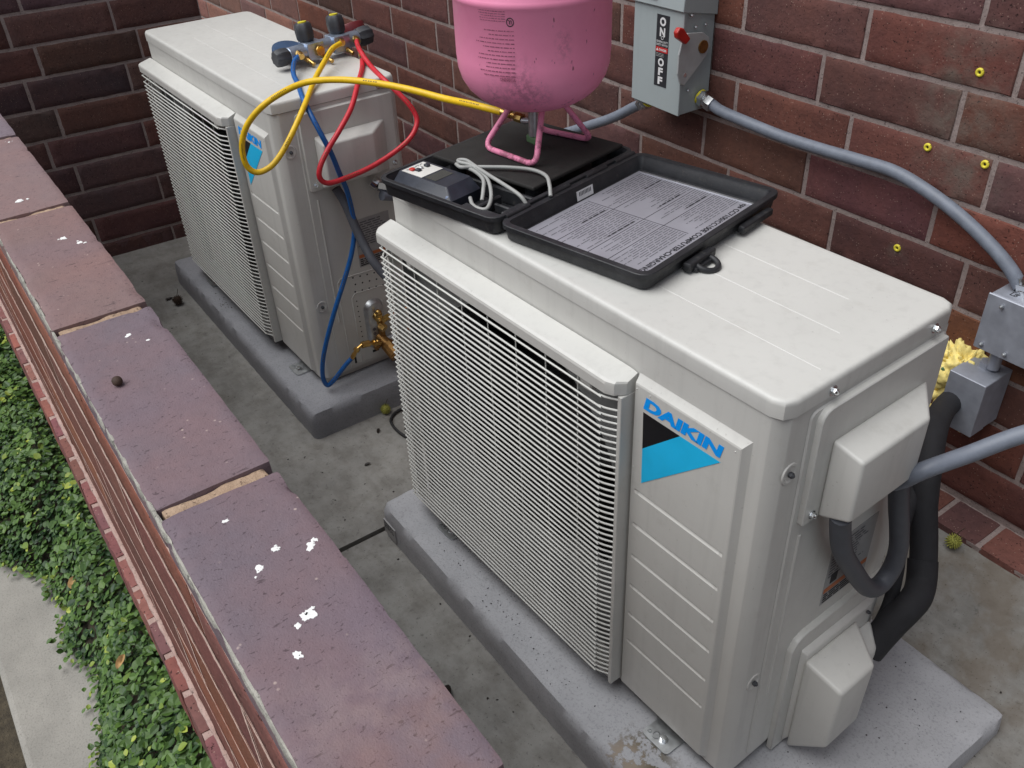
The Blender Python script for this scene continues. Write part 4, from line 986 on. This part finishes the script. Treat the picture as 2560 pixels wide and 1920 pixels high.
sb = thing('small_box', 'small square steel box below the junction box', 'junction box', (-.125, YW, .392))
MB().box(-.052, .018, -.092, -.002, 0, .118).build('box', 'boxgrey2', sb, None, .002, 2, base=(0, 0, 0))
MB().box(-.0535, .0195, -.0945, -.050, .0, .1195).build('cover', 'boxgrey2', sb, None, .0012, 1, base=(0, 0, 0))
mb = MB().cyl((-.017, -.030, .118), (-.017, -.030, .130), .016, 6); mb.build('locknut', 'boxgrey2', sb, 30, base=(0, 0, 0))

# line set
ls = thing('pipe_insulation', 'thick black foam covered pipe behind the nearer unit', 'pipe', (.03, .40, .2))
def lsub(name, pts, r, parent, mat='foamtube'):
    return MB().tube([Vector(p)-Vector((.03, .40, .2)) for p in catmull(pts, 6)], r, 16).build(name, mat, parent, 60, base=(0, 0, 0))
lsub('upper_sleeve', [(-.175, .80, .43), (-.15, .70, .455), (-.10, .58, .50), (-.055, .50, .485), (-.025, .46, .44), (.0, .44, .395), (.018, .425, .36), (.030, .412, .338)], .0225, ls)
lsub('elbow_sleeve', [(.016, .426, .362), (.032, .408, .335), (.044, .382, .328), (.046, .355, .318), (.040, .335, .292), (.034, .318, .262), (.03, .30, .235)], .0245, ls)
lsub('small_sleeve', [(-.17, .80, .44), (-.12, .62, .47), (-.055, .48, .46), (-.02, .40, .42), (.005, .37, .37), (.018, .35, .31), (.02, .33, .26)], .011, ls)
# spray foam round the pipe hole
rgf = random.Random(9)
def foamlump(seed):
    bm = bmesh.new(); bmesh.ops.create_icosphere(bm, subdivisions=5, radius=1)
    for v in bm.verts:
        d_ = v.co.normalized(); n = noise.noise(d_*2.2)*.5+abs(noise.noise(d_*5))*.55+abs(noise.noise(d_*11))*.35+noise.noise(d_*24)*.16
        p = d_*(.72+.55*n); v.co = Vector((p.x*.058, p.y*.045, p.z*.070))
    for i in range(34):
        a = rgf.uniform(.2, 3.6); e = rgf.uniform(-.9, .3); q = Vector((math.cos(a), e, math.sin(a))).normalized(); p = Vector((q.x*.046, q.y*.036, q.z*.056))
        bmesh.ops.create_cone(bm, cap_ends=True, segments=6, radius1=.006, radius2=.001, depth=rgf.uniform(.018, .032), matrix=Matrix.Translation(p) @ (q+Vector((rgf.gauss(0, .3), 0, rgf.gauss(0, .3)))).to_track_quat('Z', 'Y').to_matrix().to_4x4())
    for i in range(26):
        p = Vector((rgf.gauss(.012, .018), rgf.uniform(-.045, -.02), rgf.gauss(-.058, .018))); bmesh.ops.create_icosphere(bm, subdivisions=2, radius=rgf.uniform(.004, .010), matrix=Matrix.Translation(p))
    me = bpy.data.meshes.new('spray_foam'); bm.to_mesh(me); bm.free(); me.polygons.foreach_set('use_smooth', [True]*len(me.polygons)); me.materials.append(M['foam'])
    for v in me.vertices: v.co = v.co*1.14+Vector((0, -.014, .078))
    return me
fo = bpy.data.objects.new('spray_foam', foamlump(1)); COL.objects.link(fo); fo.location = (-.198, YW, .375)
tag(fo, 'lumpy yellow spray foam filling the hole around the pipes', 'foam')
for p in ((-.018, -.052, .10), (-.045, -.05, .07), (.004, -.05, .05), (.012, -.045, .04)):
    MB().ball(p, .008, 8, 5, (1, .4, .8)).build('green_bit', 'greentap', fo, 60, base=(0, 0, 0))
# plastic wall plugs
for (x, z), l in zip(((-.318, 1.018), (-.38, .867), (-.266, .868), (-.394, .653)), ('yellow wall plug highest on the stained bricks', 'yellow wall plug left of the lower pair above the conduit', 'yellow wall plug right of the lower pair above the conduit', 'yellow wall plug just above the nearer unit lid')):
    pg = thing('wall_plug', l, 'wall plug', (x, YW, z), 0, 'yellow wall plugs')
    MB().torus((0, -.0015, 0), (0, 1, 0), .0052, .0028, 16, 8).build('collar', 'anchor', pg, 60, base=(0, 0, 0))
    MB().cyl((0, -.001, 0), (0, .004, 0), .004, 10).build('bore', 'black', pg, None, base=(0, 0, 0))

# ---------------------------------------------------------------- small things lying about
def burr(loc, r, mat, label):
    mb = MB().ball((0, 0, r), r*.72, 14, 9); rg_ = random.Random(int(loc[0]*1000))
    for i in range(110):
        z = 1-2*(i+.5)/110; a = i*2.39996; d_ = Vector((math.sqrt(1-z*z)*math.cos(a), math.sqrt(1-z*z)*math.sin(a), z))
        p = Vector((0, 0, r))+d_*r*.68; mb.tube([p, p+d_*r*rg_.uniform(.24, .42)], [r*.085, r*.015], 4)
    o = mb.build('seed_ball', mat, None, 60, base=(0, 0, 0)); o.location = loc
    st = MB().tube(catmull([(0, 0, r*1.7), (r*.2, r*.3, r*2.6), (r*.6, r*.4, r*3.4)], 4), r*.05, 6).build('stalk', 'stem', o, 60, base=(0, 0, 0))
    return tag(o, label, 'seed pod', 'spiky seed balls')
burr((-.062, .715, floor_z(-.062, .715)), .0165, 'burr', 'spiky yellow green seed ball by the foot of the building wall')
burr((-1.362, .105, 0), .0155, 'burr', 'spiky green seed ball against the farther pad near the black wire')
burr((-2.345, -.155, 0), .0185, 'burr_brown', 'brown seed ball left of the farther pad')
pts = []
for i in range(30):
    a = R(i*24); pts.append((-1.235+.03*math.cos(a), .125+.022*math.sin(a), .006+.0006*i))
tubething('black_wire', [(-1.18, .22, .006), (-1.30, .205, .006), (-1.345, .15, .006), (-1.325, .10, .006), (-1.27, .088, .006), (-1.21, .10, .006)]+pts+[(-1.15, .16, .006), (-1.05, .2, .006)], .0038, 'rubber', 'coil of thin black wire on the floor between the pads', 'wire', None, 4, 8)
rgs = random.Random(4)
def bit(loc, s_, mat, name, label, cat, group=None, curl=.4):
    V = []; n = 9
    for j in range(5):
        for i in range(n):
            t = i/(n-1)*2-1; u = j/4*2-1; wv = (1-t*t)**.6
            V.append((t*s_, u*s_*.45*wv, abs(u)*s_*curl*wv+s_*.12*noise.noise(Vector((t*3, u*3, s_*900)))+t*t*s_*.12))
    mz = min(v[2] for v in V)
    V = [(x, y, z-mz+.001) for x, y, z in V]
    o = MB().add(V, [(j*n+i, j*n+i+1, (j+1)*n+i+1, (j+1)*n+i) for j in range(4) for i in range(n-1)]).build(name, mat, None, 60, base=(0, 0, 0))
    o.location = loc; o.rotation_euler = (rgs.uniform(-.2, .2), rgs.uniform(-.2, .2), rgs.uniform(0, 6)); return tag(o, label, cat, group)
bit((-.477, -.249, .002), .024, 'darkleaf', 'fallen_leaf', 'dark wet leaf curled on the floor beside the low wall', 'leaf')
bit((-1.303, .049, .001), .009, 'darkleaf', 'leaf_fragment', 'tiny dark curled scrap on the floor between the pads', 'debris', None)
bit((-1.196, -.041, .001), .009, 'darkleaf', 'leaf_fragment', 'tiny dark scrap in the middle of the open floor', 'debris', None)
bit((-2.40, -.17, .001), .014, 'darkleaf', 'leaf_fragment', 'dark scrap beside the brown seed ball', 'debris', None)
# droppings on the cap
drops = [(-.669, -.630, .0070, 'oval white dropping near the far end of the rose cap bricks'), (-.525, -.614, .005, 'white dropping left of a pair on the nearer rose cap brick'), (-.501, -.602, .005, 'white dropping right of a pair on the nearer rose cap brick'), (-.90, -.600, .006, 'white dropping on the farthest cap brick at the picture edge'),
    (-.27, -.616, .0042, 'white dropping beside the joint on the middle purple cap brick'), (-.25, -.604, .0025, 'small white fleck near the inner edge of the middle purple cap brick'), (.02, -.634, .0032, 'small white fleck at the far end of the nearest purple cap brick'), (.066, -.617, .004, 'ragged white dropping in the upper middle of the nearest cap brick'),
    (.078, -.597, .0055, 'long white dropping on the inner edge of the nearest cap brick'), (.076, -.633, .0045, 'pale round dropping left on the nearest cap brick'), (.130, -.624, .0068, 'largest white dropping in the centre of the nearest cap brick'), (.134, -.632, .0035, 'small dropping touching the largest one on the nearest cap brick'), (.154, -.641, .0045, 'white dropping below the largest one on the nearest cap brick'), (.241, -.646, .0022, 'tiny white fleck at the bottom of the nearest cap brick')]
mbd = []
for i, (x, y, r_, dl) in enumerate(drops):
    r_ *= .58
    n = 26; mb = MB()
    for q in range(1 if r_ < .0022 else 4):
        ox, oy, rq = (0, 0, r_) if q == 0 else (rgs.gauss(0, r_*1.2), rgs.gauss(0, r_*.8), r_*rgs.uniform(.2, .45))
        rad = lambda a_: rq*(1+.75*noise.noise(Vector((math.cos(a_)*1.3+i*4, math.sin(a_)*1.3, i+q*3)))+.4*noise.noise(Vector((math.cos(a_)*4+i*4, math.sin(a_)*4, i+q*3))))
        lp = [(ox+rad(2*math.pi*k/n)*math.cos(2*math.pi*k/n)*1.25, oy+rad(2*math.pi*k/n)*math.sin(2*math.pi*k/n)) for k in range(n)]
        mb.loft([[(a_, b_, -.001) for a_, b_ in lp], [(ox+(a_-ox)*.93, oy+(b_-oy)*.93, .0002) for a_, b_ in lp], [(ox+(a_-ox)*.5, oy+(b_-oy)*.5, .0004) for a_, b_ in lp]], False, True)
    o = mb.build('bird_dropping', 'dropping', None, 60, base=(0, 0, 0)); o.location = (x, y, ZC+.0002); o.rotation_euler[2] = rgs.uniform(0, 3)
    tag(o, dl, 'dropping', 'bird droppings on the wall cap')
o = MB().ball((0, 0, .004), .0045, 10, 7, (1.2, 1, .9)).build('seed', 'seed', None, 60, base=(0, 0, 0)); o.location = (-.195, -.646, ZC); tag(o, 'small brown seed on the purple cap brick', 'seed')

# loose grit and crumbs on the floor and the pads
mb = MB(); rgr = random.Random(31)
def crumb(x, y, z, s_):
    a_ = rgr.uniform(0, 6.28); e = rgr.uniform(.3, .9)
    P = [Vector((math.cos(a_+k*1.57)*s_*(1 if k % 2 else e), math.sin(a_+k*1.57)*s_*(1 if k % 2 else e), 0)) for k in range(4)]
    mb.add([Vector((x, y, z))+p for p in P]+[Vector((x, y, z+s_*.5))], [(0, 1, 4), (1, 2, 4), (2, 3, 4), (3, 0, 4)])
for i in range(420):
    x = rgr.uniform(-2.6, .5); y = rgr.choice([rgr.uniform(-.56, -.13), rgr.uniform(-.5, .8)]); crumb(x, y, floor_z(x, y)+.0008, rgr.choice([.0012, .0016, .002, .0035]))
for i in range(60):
    t = abs(rgr.gauss(0, .09)); crumb(-.50+rgr.gauss(0, .16), -.085+rgr.gauss(0, .014), PN+.001, rgr.choice([.001, .0014, .002]))
for i in range(45): crumb(rgr.uniform(.02, .19), rgr.uniform(.02, .46), PN+.001, rgr.choice([.001, .0014, .002]))
for i in range(25): crumb(rgr.gauss(-2.1, .03), rgr.gauss(-.065, .012), PF+.001, rgr.choice([.0014, .002, .003]))
tag(mb.build('grit', 'darkleaf', None, None), 'dark grit and leaf crumbs scattered over the floor and pads', 'grit', None, 'stuff')

# ---------------------------------------------------------------- creeper along the outer foot of the low wall
rgi = random.Random(12)
def mound(x, y):          # height of the foliage mass
    t = (YO-y)            # 0 at the wall
    wid = .135+.045*noise.noise(Vector((x*3.1, 2, 0)))+.035*noise.noise(Vector((x*9, 5, 0)))
    if x < -1.22: wid += .10*sstep(-1.22, -1.5, x)
    if x > -.86: wid += .05*sstep(-.86, -.72, x)
    if t > wid: return None
    q = t/wid; return max(.012, (.20+.03*noise.noise(Vector((x*6, y*6, 3))))*(1-q**1.6))+.004
V = []; F = []; tone = []
def leaf(p, nrm, size, yawa, tn):
    q = nrm.to_track_quat('Z', 'Y'); m_ = Matrix.Rotation(yawa, 3, 'Z'); o = len(V)
    shp = [(0, -.5, 0), (.30, -.22, .05), (.36, .08, .06), (.20, .36, .02), (0, .52, -.05), (-.20, .36, .02), (-.36, .08, .06), (-.30, -.22, .05), (0, 0, -.04)]
    for x, y, z in shp: V.append(tuple(p+q @ (m_ @ Vector((x, y, z)))*size))
    F.extend([(o+8, o+i, o+(i+1) % 8) for i in range(8)]); tone.extend([tn]*8)
cnt = 0
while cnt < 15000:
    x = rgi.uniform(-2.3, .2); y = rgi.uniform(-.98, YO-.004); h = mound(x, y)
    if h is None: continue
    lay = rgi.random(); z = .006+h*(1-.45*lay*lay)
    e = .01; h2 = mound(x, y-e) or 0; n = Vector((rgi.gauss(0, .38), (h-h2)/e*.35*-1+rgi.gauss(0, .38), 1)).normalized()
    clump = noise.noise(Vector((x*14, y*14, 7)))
    tn = min(1, max(0, .42+.42*clump+rgi.gauss(0, .2)-.35*lay+(.25 if rgi.random() < .07 else 0)))  # lower leaves get a darker tone: depth shading put into the leaf colour
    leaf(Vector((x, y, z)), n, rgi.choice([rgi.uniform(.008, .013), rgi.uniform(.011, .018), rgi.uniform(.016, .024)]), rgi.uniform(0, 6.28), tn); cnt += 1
# ragged fringe trailing over the kerb
for i in range(420):
    x = rgi.uniform(-1.9, -.3)
    for y in [YO-.10-.004*k for k in range(60)]:
        if mound(x, y) is None: break
    y -= abs(rgi.gauss(0, .012))
    leaf(Vector((x, y, .012+.02*rgi.random())), Vector((rgi.gauss(0, .4), rgi.gauss(-.2, .4), 1)).normalized(), rgi.uniform(.009, .017), rgi.uniform(0, 6), rgi.uniform(.2, .95))
nx_, ny_ = 160, 22; ug = MB(); gv = []; ok = []
for j in range(ny_+1):
    for i in range(nx_+1):
        x = -2.3+2.5*i/nx_; y = YO-.002-.30*j/ny_; h = mound(x, y); ok.append(h is not None)
        gv.append((x, y, (h*.66-.004 if h else 0)+.005+.008*noise.noise(Vector((x*40, y*40, 1)))))
ug.add(gv, [f for f in ((j*(nx_+1)+i, j*(nx_+1)+i+1, (j+1)*(nx_+1)+i+1, (j+1)*(nx_+1)+i) for j in range(ny_) for i in range(nx_)) if all(ok[k] for k in f)])
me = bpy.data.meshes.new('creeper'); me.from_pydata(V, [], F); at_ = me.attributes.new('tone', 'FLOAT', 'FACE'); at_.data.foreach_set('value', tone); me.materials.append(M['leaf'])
cr = bpy.data.objects.new('creeper', me); COL.objects.link(cr); tag(cr, 'green small leaved creeper along the outer foot of the low wall', 'creeper', None, 'stuff')
# woody stems and litter inside the creeper
ug.build('undergrowth', 'soil', cr, 60, base=(0, 0, 0))['kind'] = 'stuff'
mb = MB()
for i in range(70):
    x = rgi.uniform(-2.0, 0); y = YO-.015-rgi.random()*.05; p = [Vector((x, y, .03+rgi.random()*.1))]
    for k in range(4): p.append(p[-1]+Vector((rgi.gauss(0, .014), rgi.gauss(-.004, .008), rgi.gauss(.004, .008))))
    mb.tube(p, .0012, 5)
mb.build('stems', 'stem', cr, 60, base=(0, 0, 0))['kind'] = 'stuff'
bit((-1.13, -.765, .10), .020, 'deadleaf', 'dry_leaf', 'curled tan dry leaf resting on the creeper', 'leaf', None, .25)
bit((-.80, -.74, .16), .016, 'deadleaf', 'dry_leaf', 'brown dry leaf sunk in the creeper near the bottom', 'leaf', None, .35)
